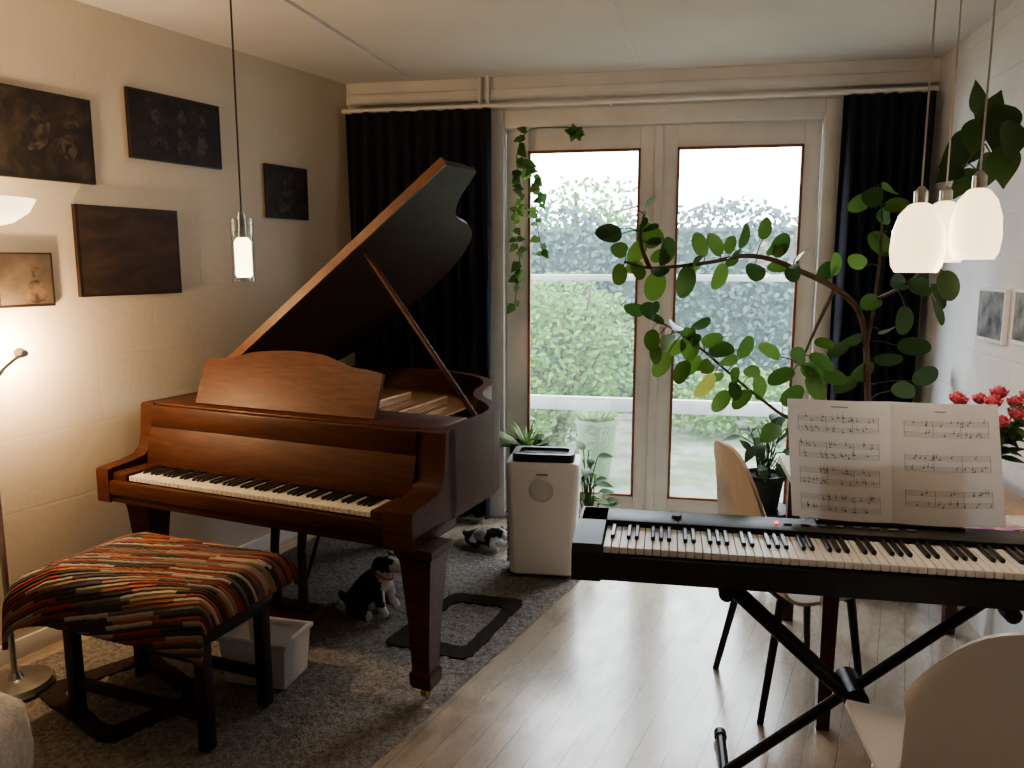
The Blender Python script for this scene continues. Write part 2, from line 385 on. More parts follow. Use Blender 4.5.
mb.b2((O0+.045, -.02, OT-.05), (O1-.045, .17, OT+.05), bev=.006); mb.b2((O0, .0, 0), (O1, .19, .03))
fr = struct(mb.build('trim_5', m_trim, frame=(BL, AB)))
def leafdoor(name, s0, s1, g0, g1, hs):
    mb = MB(); y0, y1 = .03, .085; zt, zb = 2.375, .035; gt, gb = 2.25, .17
    mb.b2((s0, y0, zb), (g0, y1, zt), bev=.004); mb.b2((g1, y0, zb), (s1, y1, zt), bev=.004)
    mb.b2((g0, y0, gt), (g1, y1, zt), bev=.004); mb.b2((g0, y0, zb), (g1, y1, gb), bev=.004)
    d = struct(mb.build(name, m_trim, frame=(BL, AB)))
    mb = MB(); w = .014
    mb.b2((g0, y0-.004, gb), (g0+w, y0+.02, gt)); mb.b2((g1-w, y0-.004, gb), (g1, y0+.02, gt))
    mb.b2((g0, y0-.004, gt-w), (g1, y0+.02, gt)); mb.b2((g0, y0-.004, gb), (g1, y0+.02, gb+w))
    mb.build('glazing_bead', m_wbrown, d, smooth=False)
    mb = MB(); mb.b2((g0, .055, gb), (g1, .061, gt)); mb.build('glass_pane', m_glass, d, smooth=False)
    if hs:
        mb = MB(); mb.b2((hs-.018, .02, 1.0), (hs+.018, .032, 1.22), bev=.004)
        mb.tube([(hs, .03, 1.13), (hs, -.03, 1.13), (hs+.01, -.035, 1.13), (hs+.11, -.035, 1.13)], .009, 10)
        mb.build('door_handle', m_steel, d)
leafdoor('door_1', O0+.05, 1.878, 1.116, 1.775, 0)
leafdoor('door_2', 1.882, O1-.05, 1.985, 2.675, 1.935)
mb = MB(); mb.b2((1.855, .015, .04), (1.905, .031, 2.37), bev=.006); struct(mb.build('trim_6', m_trim, frame=(BL, AB)))

# ------------------------------------------------------------------ garden
mb = MB(); mb.b2((-6, .2, -.22), (9, 12, -.12)); struct(mb.build('ground', m_pave, frame=(BL, AB), smooth=False))
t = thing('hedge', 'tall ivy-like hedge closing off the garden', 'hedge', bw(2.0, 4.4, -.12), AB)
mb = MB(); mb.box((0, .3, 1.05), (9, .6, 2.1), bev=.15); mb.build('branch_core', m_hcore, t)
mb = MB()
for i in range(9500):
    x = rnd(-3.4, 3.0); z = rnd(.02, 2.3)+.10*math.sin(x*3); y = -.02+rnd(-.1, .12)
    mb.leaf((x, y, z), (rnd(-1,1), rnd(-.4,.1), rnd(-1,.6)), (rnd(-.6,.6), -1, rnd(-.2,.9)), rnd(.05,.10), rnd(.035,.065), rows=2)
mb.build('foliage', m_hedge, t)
t = thing('garden_bush', 'bright green leafy bush outside the left glass door', 'bush', bw(1.0, 2.35, -.12), AB)
mb = MB()
for k in range(9):
    a = 2*PI*k/9; mb.tube([(0,0,0), (.15*math.cos(a), .15*math.sin(a), .5), (.4*math.cos(a), .35*math.sin(a), 1.0+.3*(k % 3))], [.02,.014,.006], 6)
mb.build('stem', m_stem, t)
mb = MB()
for i in range(3600):
    v = V((random.gauss(0,1), random.gauss(0,1), random.gauss(0,1))).normalized()*rnd(.55, 1)
    p = V((v.x*.74, v.y*.5, .85+v.z*.80))
    if p.z < .02: continue
    mb.leaf(p, (rnd(-1,1), rnd(-1,.4), rnd(-.8,.5)), (rnd(-.5,.5), -1, rnd(.1,1)), rnd(.045,.09), rnd(.025,.045), rows=3)
mb.build('foliage', m_bush, t)
t = thing('low_garden_bush', 'low bush at the foot of the hedge seen through the right door', 'bush', bw(2.75, 3.3, -.12), AB)
mb = MB()
for k in range(6):
    a = 2*PI*k/6; mb.tube([(0,0,0), (.4*math.cos(a), .3*math.sin(a), .4)], [.014,.005], 6)
mb.build('stem', m_stem, t)
mb = MB()
for i in range(1900):
    v = V((random.gauss(0,1), random.gauss(0,1), random.gauss(0,1))).normalized()*rnd(.5, 1)
    p = V((v.x*1.0, v.y*.4, .34+v.z*.40))
    if p.z > .02: mb.leaf(p, (rnd(-1,1), rnd(-1,.4), rnd(-.8,.5)), (rnd(-.5,.5), -1, rnd(.1,1)), rnd(.05,.09), rnd(.025,.05), rows=3)
mb.build('foliage', m_bush, t)
t = thing('garden_tree', 'slender tree rising behind the garden hedge', 'tree', bw(.55, 6.6, -.12), AB)
mb = MB(); mb.tube([(0,0,0), (.1,0,1.6), (.05,.1,2.7)], [.08,.06,.02], 8)
mb.tube([(.08,0,1.6), (.6,0,2.4), (1.4,0,2.6)], [.035,.022,.008], 6); mb.build('trunk', m_stem, t)
mb = MB()
for i in range(900):
    v = V((random.gauss(0,1), random.gauss(0,1), random.gauss(0,1))).normalized()*rnd(.3, 1)
    mb.leaf((.3+v.x*1.1, v.y*.6, 2.25+v.z*.7), (rnd(-1,1), rnd(-1,1), rnd(-1,.3)), (rnd(-.5,.5), -1, rnd(0,1)), rnd(.07,.12), rnd(.04,.07), rows=2)
mb.build('foliage', m_bush, t)
t = thing('garden_railing', 'white two-bar railing just outside the glass doors', 'railing', bw(1.9, .95, -.12), AB)
for z, h in ((1.61, .045), (.70, .10)):
    mb = MB(); mb.box((0, 0, z), (3.0, .05, h), bev=.008); mb.build('rail', m_rail, t)
for x in (-1.48, 1.48):
    mb = MB(); mb.box((x, 0, .85), (.06, .06, 1.7), bev=.006); mb.build('post', m_rail, t)
t = thing('garden_planter', 'pale green planter pot outside behind the glass', 'plant pot', bw(1.42, 1.42, -.12), AB)
mb = MB(); mb.lathe([(0,0),(.11,0),(.16,.46),(.17,.46),(.17,.50),(.14,.50),(.135,.44),(0,.44)], 24)
mb.build('pot', M('pale green glaze', (.12,.17,.09), r=.5), t)
mb = MB()
for i in range(70):
    a = rnd(0, 2*PI); mb.leaf((.08*math.cos(a), .08*math.sin(a), .44), (math.cos(a)*.5, math.sin(a)*.5, 1), (math.cos(a), math.sin(a), -.6), rnd(.12,.24), .03, rows=4, droop=-.3)
mb.build('foliage', m_bush, t)

# ------------------------------------------------------------------ curtains
def curtain(label, s0, s1, n, zb):
    mb = MB()
    def fn(u, v):
        s = s0+(s1-s0)*u; z = 2.475-(2.475-zb)*v
        k = .4+.6*min(1, v*3)
        return bw(s+.012*math.sin(u*n*2*PI*.5+v*2)*v, -.115+.04*k*math.sin(u*n*2*PI+.5*math.sin(v*3+u*9))+.01*math.sin(u*31+v*5), z)
    mb.sheet(n*10, 24, fn, .004)
    return tag(mb.build('curtain', m_curt, ang=80), label, 'curtain', 'dark curtains beside the doors')
curtain('dark navy curtain behind the open grand piano lid', .03, .92, 11, .03)
curtain('dark navy curtain in the corner behind the big houseplant', 2.84, 3.29, 7, .03)
t = thing('curtain_rod', 'thin white curtain rod above the garden doors', 'curtain rod', bw(.0, -.115, 2.49), AB)
mb = MB(); mb.tube([(.01,0,0), (3.30,0,0)], .0125, 12); mb.build('rod', m_trim, t)
for s in (.2, 1.6, 3.1):
    mb = MB(); mb.tube([(s,.0,0), (s,.09,0), (s,.112,-.02)], .007, 8); mb.build('bracket', m_trim, t)

# ------------------------------------------------------------------ rug
RZ = .018
rug_c = V((.385, 3.93, 0)); rd = V((-.467, -.884, 0)); rl = V((-.884, .467, 0))
RA = math.atan2(-rl.y, -rl.x)
t = thing('rug', 'large shaggy grey rug with dark rounded frame motifs', 'rug', rug_c, RA)
mb = MB(); mb.sheet(110, 200, lambda u, v: (-1.62*u+rnd(-.004,.004), -3.1*v+rnd(-.004,.004), RZ-.006+rnd(-.007, .004) if 0 < u < 1 and 0 < v < 1 else .002))
mb.build('pile', m_rug, t, ang=180)
def motif(pix):
    P = [atZ(x, y, RZ) for x, y in pix]
    def loop(f):
        c = sum(P, V((0,0,0)))/4; Q = [c+(p-c)*f for p in P]; out = []
        for i in range(4):
            a, b, d = Q[i-1], Q[i], Q[(i+1) % 4]; p0 = b+(a-b)*.12; p1 = b+(d-b)*.12
            for k in range(6):
                q = k/5; z = p0*(1-q)**2+b*2*q*(1-q)+p1*q*q
                out.append((z.x+rnd(-.003,.003), z.y+rnd(-.003,.003)))
            for k in range(1, 8):
                z = p1.lerp(d+(b-d)*.12, k/8); out.append((z.x+rnd(-.004,.004), z.y+rnd(-.004,.004)))
        return out
    mb = MB(); mb.ring(loop(1), loop(.68), .006, RZ); return mb.build('dark_frame', m_rugdk, t, world=True)
motif([(382, 642), (468, 660), (526, 600), (454, 592)])
motif([(30, 690), (105, 745), (215, 695), (150, 650)])

# ------------------------------------------------------------------ grand piano
PA = R(-24); P0 = V((-1.75, 3.27, RZ)); W = 1.54
gp = thing('grand_piano', 'brown walnut grand piano with its lid propped open', 'piano', P0, PA)
crv = [(W,.66), (W-.03,.78), (W-.11,.90), (W-.22,1.02), (W-.30,1.18), (W-.36,1.40), (W-.48,1.58), (W-.70,1.72), (W-.98,1.78), (.3,1.77), (.1,1.72), (0,1.6)]
crv_s = catmull(crv, 5)
ys = .27
outer = [(0, ys), (W, ys), (W, .45)]+crv_s+[(0, .9)]
inner = offset(outer, .045)
mb = MB(); mb.ring(outer, inner, .62, .965); mb.prism(offset(outer, .02), .64, .69)
mb.build('case_rim', m_wal, gp, ang=40)
mb = MB(); mb.prism(offset(outer, .05), .835, .85)
for k in range(5):
    x = .2+k*.25; mb.box((x, .95, .875), (.03, 1.05-.1*k, .045), bev=.008)
mb.build('iron_plate', m_gold, gp)
mb = MB()
for k in range(40):
    x = .12+k*.029; mb.tube([(x, .5, .89), (x*.88, 1.52-.012*k, .89)], .0011, 4)
mb.build('strings', m_steel, gp)
mb = MB(); mb.b2((.0, .01, .585), (W, .32, .64), bev=.006); mb.build('key_bed', m_wal, gp)
prof = [(0,.585), (0,.715), (.006,.726), (.03,.730), (.12,.736), (.19,.748), (.222,.775), (.236,.82), (.243,.88), (.247,.93), (.25,.958), (.258,.966), (.32,.967), (.32,.585)]
for x0, wd in ((0, .07), (W-.12, .12)):
    mb = MB(); mb.prism(prof, 0, wd, Matrix.Translation((x0, 0, 0)) @ Matrix(((0,0,1,0),(1,0,0,0),(0,1,0,0),(0,0,0,1))))
    mb.build('arm', m_wal, gp)
KX, KP = .155, .0230
for x0, x1 in ((.07, KX-.002), (KX+52*KP+.002, W-.12)):
    mb = MB(); mb.b2((x0, .02, .62), (x1, .20, .712), bev=.008); mb.build('key_block', m_wal, gp)
mb = MB(); mb.b2((.07, .0, .62), (W-.12, .025, .68), bev=.006); mb.build('key_slip', m_wal, gp)
mb = MB(); mb.sheet(1, 10, lambda u, v: (.071+u*(W-.192), .20+.04*v**1.5, .705+.17*v), .012); mb.b2((.07, .235, .865), (W-.12, .27, .962), bev=.006)
mb.build('fallboard', m_wal, gp, ang=50)
mb = MB(); mb.b2((.05, .265, .945), (W-.05, .52, .968), bev=.005); mb.build('desk_shelf', m_wal_lt, gp)
dk = [(.27, 0), (1.20, 0)]
top = [(1.20,.185), (1.14,.195), (1.05,.205), (.98,.225), (.90,.248), (.78,.258), (.66,.255), (.54,.245), (.47,.228), (.42,.21), (.36,.205), (.31,.205), (.27,.185)]
dk = dk+catmull(top, 4)
mm = Matrix.Translation((-.02, .33, .968)) @ Matrix.Rotation(R(68), 4, 'X')
mb = MB(); mb.prism(dk, -.009, .009, mm); mb.build('music_desk', m_wal_lt, gp)
def keys(root, x0, y0, y1, z, pitch, mw, mbk, by0, name='white_key'):
    k = MB(); hw = pitch*.46; k.b2((-hw, y0, z-.02), (hw, y1, z), bev=.0015, seg=1); ko = k.build(name, mw, root); ko.location.x = x0+pitch/2
    kb = MB(); kb.b2((-.006, by0, z-.005), (.006, y1, z+.011), bev=.002, seg=1); kbo = kb.build('black_key', mbk, root)
    first = True
    for i in range(1, 52):
        c = ko.copy(); COL.objects.link(c); c.parent = root; c.location.x = x0+pitch*(i+.5)
    for i in range(51):
        if 'ABCDEFG'[i % 7] in 'ACDFG':
            c = kbo if first else kbo.copy()
            if not first: COL.objects.link(c); c.parent = root
            first = False; c.location.x = x0+pitch*(i+1)
keys(gp, KX, .03, .19, .700, KP, m_ivory, m_ebony, .085)
# lid
PH = R(36.5); LW = 1.67; LY = .64
ltail = catmull([(LW,.91), (1.61,.95), (1.52,1.00), (1.44,1.07), (1.385,1.15), (1.355,1.24), (1.335,1.34), (1.29,1.46), (1.21,1.58), (1.06,1.69), (.84,1.77), (.55,1.79), (.3,1.78), (.1,1.73), (0,1.62)], 5)
lid_out = [(0, LY), (LW, LY), (LW, .75)]+ltail+[(0, .95)]
lm = Matrix.Translation((0, 0, .975)) @ Matrix.Rotation(-PH, 4, 'Y')
mb = MB(); mb.prism(lid_out, 0, .022, lm); lid = mb.build('lid', m_wal_dk, gp, ang=30)
mb = MB(); mb.prism([(.01, LY-.012), (LW, LY-.012), (LW, LY+.002), (.01, LY+.002)], -.002, .036, lm); mb.build('lid_front_edge', m_edge, lid)
mb = MB(); mb.prism([(.02, LY+.01), (LW-.01, LY+.01), (LW-.01, .86), (.02, .86)], .024, .038, lm); mb.build('front_flap', m_wal, lid)
mb = MB()
for y in (.75, 1.4): mb.tube([(0, y-.05, .972), (0, y+.05, .972)], .008, 8)
mb.build('hinge', m_brass, lid)
pt = lm @ V((1.10, .72, -.004))
mb = MB(); mb.tube([(W-.05, .60, .95), tuple(pt)], .012, 10); mb.build('lid_prop', m_wal_lt, gp)
def leg(x, y, ztop, name='leg'):
    mb = MB(); t = bmesh.new()
    prof = [(.042,.045), (.050,.06), (.052,.10), (.042,.115), (.052,.30), (.072,.52), (.078,.55), (.090,.56), (.090,ztop)]
    rings = [[t.verts.new((x+sx*r*.85, y+sy*r*.85, z)) for sx, sy in ((-1,-1),(1,-1),(1,1),(-1,1))] for r, z in prof]
    for a, b in zip(rings, rings[1:]):
        for k in range(4): t.faces.new((a[k], a[(k+1) % 4], b[(k+1) % 4], b[k]))
    t.faces.new(rings[0][::-1]); t.faces.new(rings[-1]); mb.add(t)
    lg = mb.build(name, m_wal, gp, ang=20)
    mb = MB(); mb.lathe([(0,-.012), (.022,-.012), (.022,.012), (0,.012)], 14, Matrix.Translation((x, y, .022)) @ Matrix.Rotation(PI/2, 4, 'Y'))
    mb.tube([(x, y, .03), (x, y, .052)], .012, 8); mb.build('caster', m_brass, lg)
leg(W-.015, .10, .59); leg(.10, .17, .59); leg(.62, 1.5, .64)
mb = MB()
for x in (.70, .84): mb.tube([(x, .30, .60), (x, .27, .40), (x, .27, .13)], [.022,.018,.022], 10)
mb.b2((.64, .22, .08), (.90, .34, .145), bev=.01); mb.b2((.66, .25, .56), (.88, .35, .60)); mb.tube([(.77,.34,.15),(.77,.62,.64)], .008, 6)
ly = mb.build('pedal_lyre', m_wal, gp)
for x in (.73, .81):
    mb = MB(); mb.box((x, .18, .095), (.022, .10, .012), bev=.005); mb.build('pedal', m_brass, ly)

# ------------------------------------------------------------------ bench
BZ = R(-21.6)
bn = thing('piano_bench', 'dark wooden piano bench in front of the grand piano', 'bench', V((-1.215, 2.66, RZ+.001)), BZ)
mb = MB(); mb.b2((-.325, -.175, .37), (.325, .175, .425), bev=.01); mb.build('seat_frame', m_dkwood, bn)
mb = MB(); mb.b2((-.315, -.165, .425), (.315, .165, .495), bev=.03, seg=3); mb.build('seat_cushion', m_black, bn)
for sx in (-1, 1):
    for sy in (-1, 1):
        mb = MB(); x, y = sx*.29, sy*.145
        mb.box((x, y, .185), (.042, .042, .37), bev=.004); mb.build('leg', m_dkwood, bn)
for sy in (-1, 1):
    mb = MB(); mb.b2((-.27, sy*.145-.012, .10), (.27, sy*.145+.012, .135)); mb.build('stretcher', m_dkwood, bn)
FLAT = []
def hang(e, r=.07):
    """arc-length overhang e -> (outward, down) over a rounded edge of radius r"""
    if e <= 0: return e, 0
    a = min(e/r, PI/2*.94); o, d = r*math.sin(a), r*(1-math.cos(a)); k = max(0, e-a*r)
    return o+k*math.cos(PI/2*.94), d+k*math.sin(PI/2*.94)
def ragfn(u, v):
    x = -.57+1.01*u; y = -.38+.68*v
    def side(q, lim):
        o, d = hang(abs(q)-lim); return math.copysign(lim+o, q), d
    X, dx = side(x, .42 if x < 0 else .31); Y, dy = side(y, .165)
    Z = .550+.012*max(0, math.cos(x*3.4))*max(0, math.cos(y*5))-max(dx, dy)-.25*min(dx, dy)
    if x < -.28: Z -= (-.28-x)*.24+(-.28-x)**2*.4
    Z += .0012*math.sin(x*21+y*7)+.0012*math.sin(y*23-x*9)+rnd(-.0015, .0015)
    FLAT.append((x, y, 0)); return (X, Y, Z)
mb = MB(); mb.sheet(76, 50, ragfn)
o = mb.build('rag_throw', m_rag, frame=(bn.location.copy(), BZ), ang=180)
at = o.data.attributes.new('flat', 'FLOAT_VECTOR', 'POINT')
for i, f_ in enumerate(FLAT): at.data[i].vector = f_
sm_ = o.modifiers.new('thickness', 'SOLIDIFY'); sm_.thickness = .018; sm_.offset = 0
tag(o, 'multicoloured woven rag throw draped over the piano bench', 'throw')

# ------------------------------------------------------------------ storage box
t = thing('storage_box', 'white translucent plastic storage box under the piano', 'storage box', V((-.95, 2.90, RZ)), R(-14))
def boxshell(mb, w, d, h, tp, th):
    o1 = [(-w*tp,-d*tp), (w*tp,-d*tp), (w*tp,d*tp), (-w*tp,d*tp)]; o2 = [(-w,-d), (w,-d), (w,d), (-w,d)]
    T = bmesh.new(); q = []
    for P, z, k in ((o1, 0, 1), (o2, h, 1), (o2, h, 1-th), (o1, .006, 1-th)): q.append([T.verts.new((x*k, y*k, z)) for x, y in P])
    for a, b in zip(q, q[1:]):
        for i in range(4): T.faces.new((a[i], a[(i+1) % 4], b[(i+1) % 4], b[i]))
    T.faces.new(q[0][::-1]); T.faces.new(q[-1]); bmesh.ops.recalc_face_normals(T, faces=T.faces); mb.add(T)
mb = MB(); boxshell(mb, .138, .098, .175, .9, .03); mb.build('tub', m_box, t, smooth=False)
mb = MB(); mb.ring([(-.147,-.107), (.147,-.107), (.147,.107), (-.147,.107)], [(-.130,-.091), (.130,-.091), (.130,.091), (-.130,.091)], .17, .185); mb.build('rim', m_box, t, smooth=False)

# ------------------------------------------------------------------ plush animals
def skin(joints, edges, white, levels=2):
    bm = bmesh.new(); ly = bm.verts.layers.skin.verify(); vs = []
    for i, (p, r) in enumerate(joints):
        v = bm.verts.new(p); v[ly].radius = (r, r); v[ly].use_root = (i == 0); vs.append(v)
    for a, b in edges: bm.edges.new((vs[a], vs[b]))
    me = bpy.data.meshes.new('skin'); bm.to_mesh(me); bm.free()
    o = bpy.data.objects.new('skin', me); COL.objects.link(o)
    o.modifiers.new('s', 'SKIN'); md = o.modifiers.new('d', 'SUBSURF'); md.levels = levels
    dg = bpy.context.evaluated_depsgraph_get(); m2 = bpy.data.meshes.new_from_object(o.evaluated_get(dg))
    bpy.data.objects.remove(o); m2.materials.clear(); m2.materials.append(m_fur_b); m2.materials.append(m_fur_w)
    for p in m2.polygons: p.use_smooth = True; p.material_index = 1 if white(p.center) else 0
    return m2
E = [(0,1),(1,2),(2,3),(3,4),(4,5),(5,6),(2,7),(7,8),(8,9),(2,10),(10,11),(11,12),(0,13),(13,14),(14,15),(0,16),(16,17),(17,18),(0,19),(19,20),(20,21)]
J1 = [((-.08,0,.075),.072), ((-.025,0,.125),.068), ((.035,0,.175),.058), ((.06,0,.22),.042), ((.085,0,.258),.050), ((.135,0,.243),.032), ((.165,0,.236),.022),
     ((.055,.045,.13),.030), ((.072,.05,.06),.022), ((.10,.05,.02),.021), ((.055,-.045,.13),.030), ((.072,-.05,.06),.022), ((.10,-.05,.02),.021),
     ((-.055,.07,.07),.042), ((.0,.095,.05),.032), ((.05,.098,.02),.021), ((-.055,-.07,.07),.042), ((.0,-.095,.05),.032), ((.05,-.098,.02),.021),
     ((-.15,.02,.04),.026), ((-.21,.06,.03),.018), ((-.24,.10,.028),.012)]
wh1 = lambda c: (c.x > .115 and c.z > .19) or (c.x > .045 and .07 < c.z < .225 and abs(c.y) < .05) or (c.x > .035 and c.z < .07) or (c.z > .25 and abs(c.y) < .012 and c.x > .09)
J2 = [((-.12,0,.07),.062), ((-.03,0,.075),.064), ((.055,0,.08),.058), ((.10,0,.105),.042), ((.14,0,.13),.048), ((.19,0,.112),.032), ((.22,0,.105),.022),
     ((.075,.05,.045),.028), ((.11,.06,.022),.021), ((.17,.065,.02),.021), ((.075,-.05,.045),.028), ((.11,-.06,.022),.021), ((.17,-.065,.02),.021),
     ((-.10,.07,.05),.04), ((-.04,.10,.035),.03), ((.02,.10,.02),.02), ((-.10,-.07,.05),.04), ((-.04,-.10,.035),.03), ((.02,-.10,.02),.02),
     ((-.19,.02,.04),.026), ((-.25,.06,.03),.018), ((-.28,.10,.028),.012)]
wh2 = lambda c: (c.x > .175 and c.z > .05) or (c.x > .09 and c.z < .10) or (-.07 < c.x < .04 and c.z > .05) or (c.z > .12 and abs(c.y) < .012 and c.x > .14)
dog1 = skin(J1, E, wh1); dog2 = skin(J2, E, wh2)
def plush(name, label, loc, rz, sc, mesh, hd, collar):
    t = thing(name, label, 'soft toy', loc, rz); t.scale = (sc, sc, sc)
    b = bpy.data.objects.new('body', mesh); COL.objects.link(b); b.parent = t
    hd = V(hd)
    for s in (-1, 1):
        mb = MB(); mb.leaf(hd+V((-.015, s*.032, .037)), (-.12, s*.75, -.75), (.3, s*.8, .5), .075, .05, droop=.1); mb.build('ear', m_fur_b, t)
        mb = MB(); mb.sphere(hd+V((.035, s*.026, .019)), .008, u=10, v=8); mb.build('eye', m_ebony, t)
    mb = MB(); mb.sphere(hd+V((.102, 0, -.014)), .011, u=10, v=8); mb.build('nose', m_ebony, t)
    if collar:
        mb = MB(); mb.tube([(.055+.048*math.cos(a), .046*math.sin(a), .212-.028*math.cos(a)) for a in [2*PI*k/16 for k in range(17)]], .006, 6); mb.build('collar', m_pink, t)
    return t
plush('plush_dog', 'black and white toy dog sitting under the grand piano, near its pedals', V((-.63, 3.44, RZ)), R(-22), 1.0, dog1, (.085,0,.258), True)
plush('plush_dog', 'smaller black and white toy dog lying on the floor near the left curtain', V((-.15, 4.33, RZ)), R(-35), .75, dog2, (.14,0,.13), False)

# ------------------------------------------------------------------ air purifier
ap = thing('air_purifier', 'white air purifier with black top standing before the doors', 'air purifier', V((.165, 3.97, RZ)), R(-8))
def rr(w, d, r, n=6):
    out = []
    for cx, cy, a0 in ((w-r, d-r, 0), (-w+r, d-r, 90), (-w+r, -d+r, 180), (w-r, -d+r, 270)):
        for k in range(n+1):
            a = R(a0+90*k/n); out.append((cx+r*math.cos(a), cy+r*math.sin(a)))
    return out
def loft(mb, rings):
    T = bmesh.new(); q = [[T.verts.new((x, y, z)) for x, y in P] for P, z in rings]; n = len(q[0])
    for a, b in zip(q, q[1:]):
        for i in range(n): T.faces.new((a[i], a[(i+1) % n], b[(i+1) % n], b[i]))
    T.faces.new(q[0][::-1]); T.faces.new(q[-1]); mb.add(T)
mb = MB(); loft(mb, [(rr(.155,.10,.03), .012), (rr(.168,.11,.035), .02), (rr(.174,.112,.035), .3), (rr(.186,.115,.035), .56), (rr(.186,.115,.035), .585), (rr(.178,.108,.03), .595)])
mb.build('housing', m_white, ap, ang=50)
mb = MB(); loft(mb, [(rr(.148,.10,.03), 0), (rr(.148,.10,.03), .014)]); mb.build('foot', m_grey, ap)
mb = MB(); mb.ring(rr(.155,.092,.03), rr(.125,.066,.03), .593, .635); loft(mb, [(rr(.128,.07,.03), .595), (rr(.128,.07,.03), .601)])
tp = mb.build('top_outlet', m_black, ap)
mb = MB()
for k in range(7): mb.b2((-.12, -.06+k*.02-.003, .601), (.12, -.06+k*.02+.003, .622))
mb.build('grille', m_grey, tp, smooth=False)
mb = MB(); mb.lathe([(.052,-.003), (.058,-.003), (.058,.003), (.052,.003), (.052,-.003)], 28, Matrix.Translation((.0, -.1165, .455)) @ Matrix.Rotation(PI/2, 4, 'X'))
mb.lathe([(0,-.001),(.05,-.001),(.05,.002),(0,.002)], 28, Matrix.Translation((.0, -.116, .455)) @ Matrix.Rotation(PI/2, 4, 'X')); mb.build('sensor_dial', m_ltgrey, ap)
mb = MB(); mb.b2((-.028, -.1185, .535), (.028, -.113, .541)); mb.build('badge', m_grey, ap, smooth=False)
mb = MB()
for k in range(16): mb.b2((-.186, -.06, .06+k*.028), (-.166, .06, .07+k*.028))
mb.build('side_vent', m_ltgrey, ap, smooth=False)

# ------------------------------------------------------------------ digital piano and stand
DA = R(-10.8); D0 = V((.172, 2.215, 0)); DL = 1.40; DD = .34
dp = thing('digital_piano', 'black digital stage piano on a crossed metal stand', 'digital piano', D0+V((0,0,.69)), DA)
mb = MB(); mb.b2((0, 0, 0), (DL, DD, .075), bev=.006); mb.b2((0, .20, .07), (DL, DD, .115), bev=.008); mb.build('body', m_black, dp)
for x in (0, DL-.085):
    mb = MB(); mb.prism([(0,.0), (0,.085), (.02,.105), (.19,.117), (DD,.117), (DD,.0)], 0, .085, Matrix.Translation((x, -.002, -.002)) @ Matrix(((0,0,1,0),(1,0,0,0),(0,1,0,0),(0,0,0,1))))
    mb.build('end_block', m_black, dp)
keys(dp, .089, .012, .20, .10, .0235, m_white, m_ebony, .085)
mb = MB(); mb.b2((.085, .20, .112), (DL-.085, DD-.02, .118), bev=.002); mb.build('control_panel', m_black, dp)
for k in range(8):
    mb = MB(); mb.b2((.62+k*.05, .25, .118), (.645+k*.05, .265, .123), bev=.002); mb.build('button', m_grey, dp)
mb = MB(); mb.sphere((.60, .262, .12), .006, u=10, v=6); mb.build('power_light', m_led, dp)
mb = MB(); mb.lathe([(0,0),(.016,0),(.014,.010),(0,.010)], 16, Matrix.Translation((.30,.26,.118))); mb.build('volume_knob', m_black, dp)
mb = MB(); mb.b2((.72, .30, .11), (1.14, .338, .125)); mb.box((.93, .360, .215), (.40, .006, .19), rotx(R(-17)), bev=.002); mb.b2((.72, .285, .115), (1.14, .290, .128)); mb.build('music_rest', m_black, dp)
st = thing('keyboard_stand', 'black crossed tube stand carrying the digital piano', 'keyboard stand', D0+V((.81*math.cos(DA)-.17*math.sin(DA), .81*math.sin(DA)+.17*math.cos(DA), 0)), DA)
for sy, sg in ((-.035, 1), (.0, -1), (.035, 1)):
    mb = MB(); mb.tube([(-.37*sg, sy, .655), (.34*sg, sy, .02)], .016, 10); mb.build('cross_tube', m_blackm, st)
for sx in (-1, 1):
    mb = MB(); mb.tube([(sx*.37, -.16, .668), (sx*.37, .16, .668)], .017, 12); a = mb.build('support_arm', m_blackm, st)
    for y in (-.13, .13):
        mb = MB(); mb.tube([(sx*.37, y-.025, .668), (sx*.37, y+.025, .668)], .0215, 12); mb.build('rubber_sleeve', m_black, a)
    mb = MB(); mb.tube([(sx*.34, -.2, .022), (sx*.34, .2, .022)], .016, 10); a = mb.build('floor_bar', m_blackm, st)
    for y in (-.2, .2):
        mb = MB(); mb.tube([(sx*.34, y-.015, .022), (sx*.34, y+.015, .022)], .021, 10); mb.build('end_cap', m_black, a)
mb = MB(); mb.lathe([(0,-.07),(.035,-.07),(.035,.07),(0,.07)], 20, Matrix.Translation((.015, 0, .338)) @ Matrix.Rotation(PI/2, 4, 'X')); mb.build('pivot_lock', m_blackm, st)

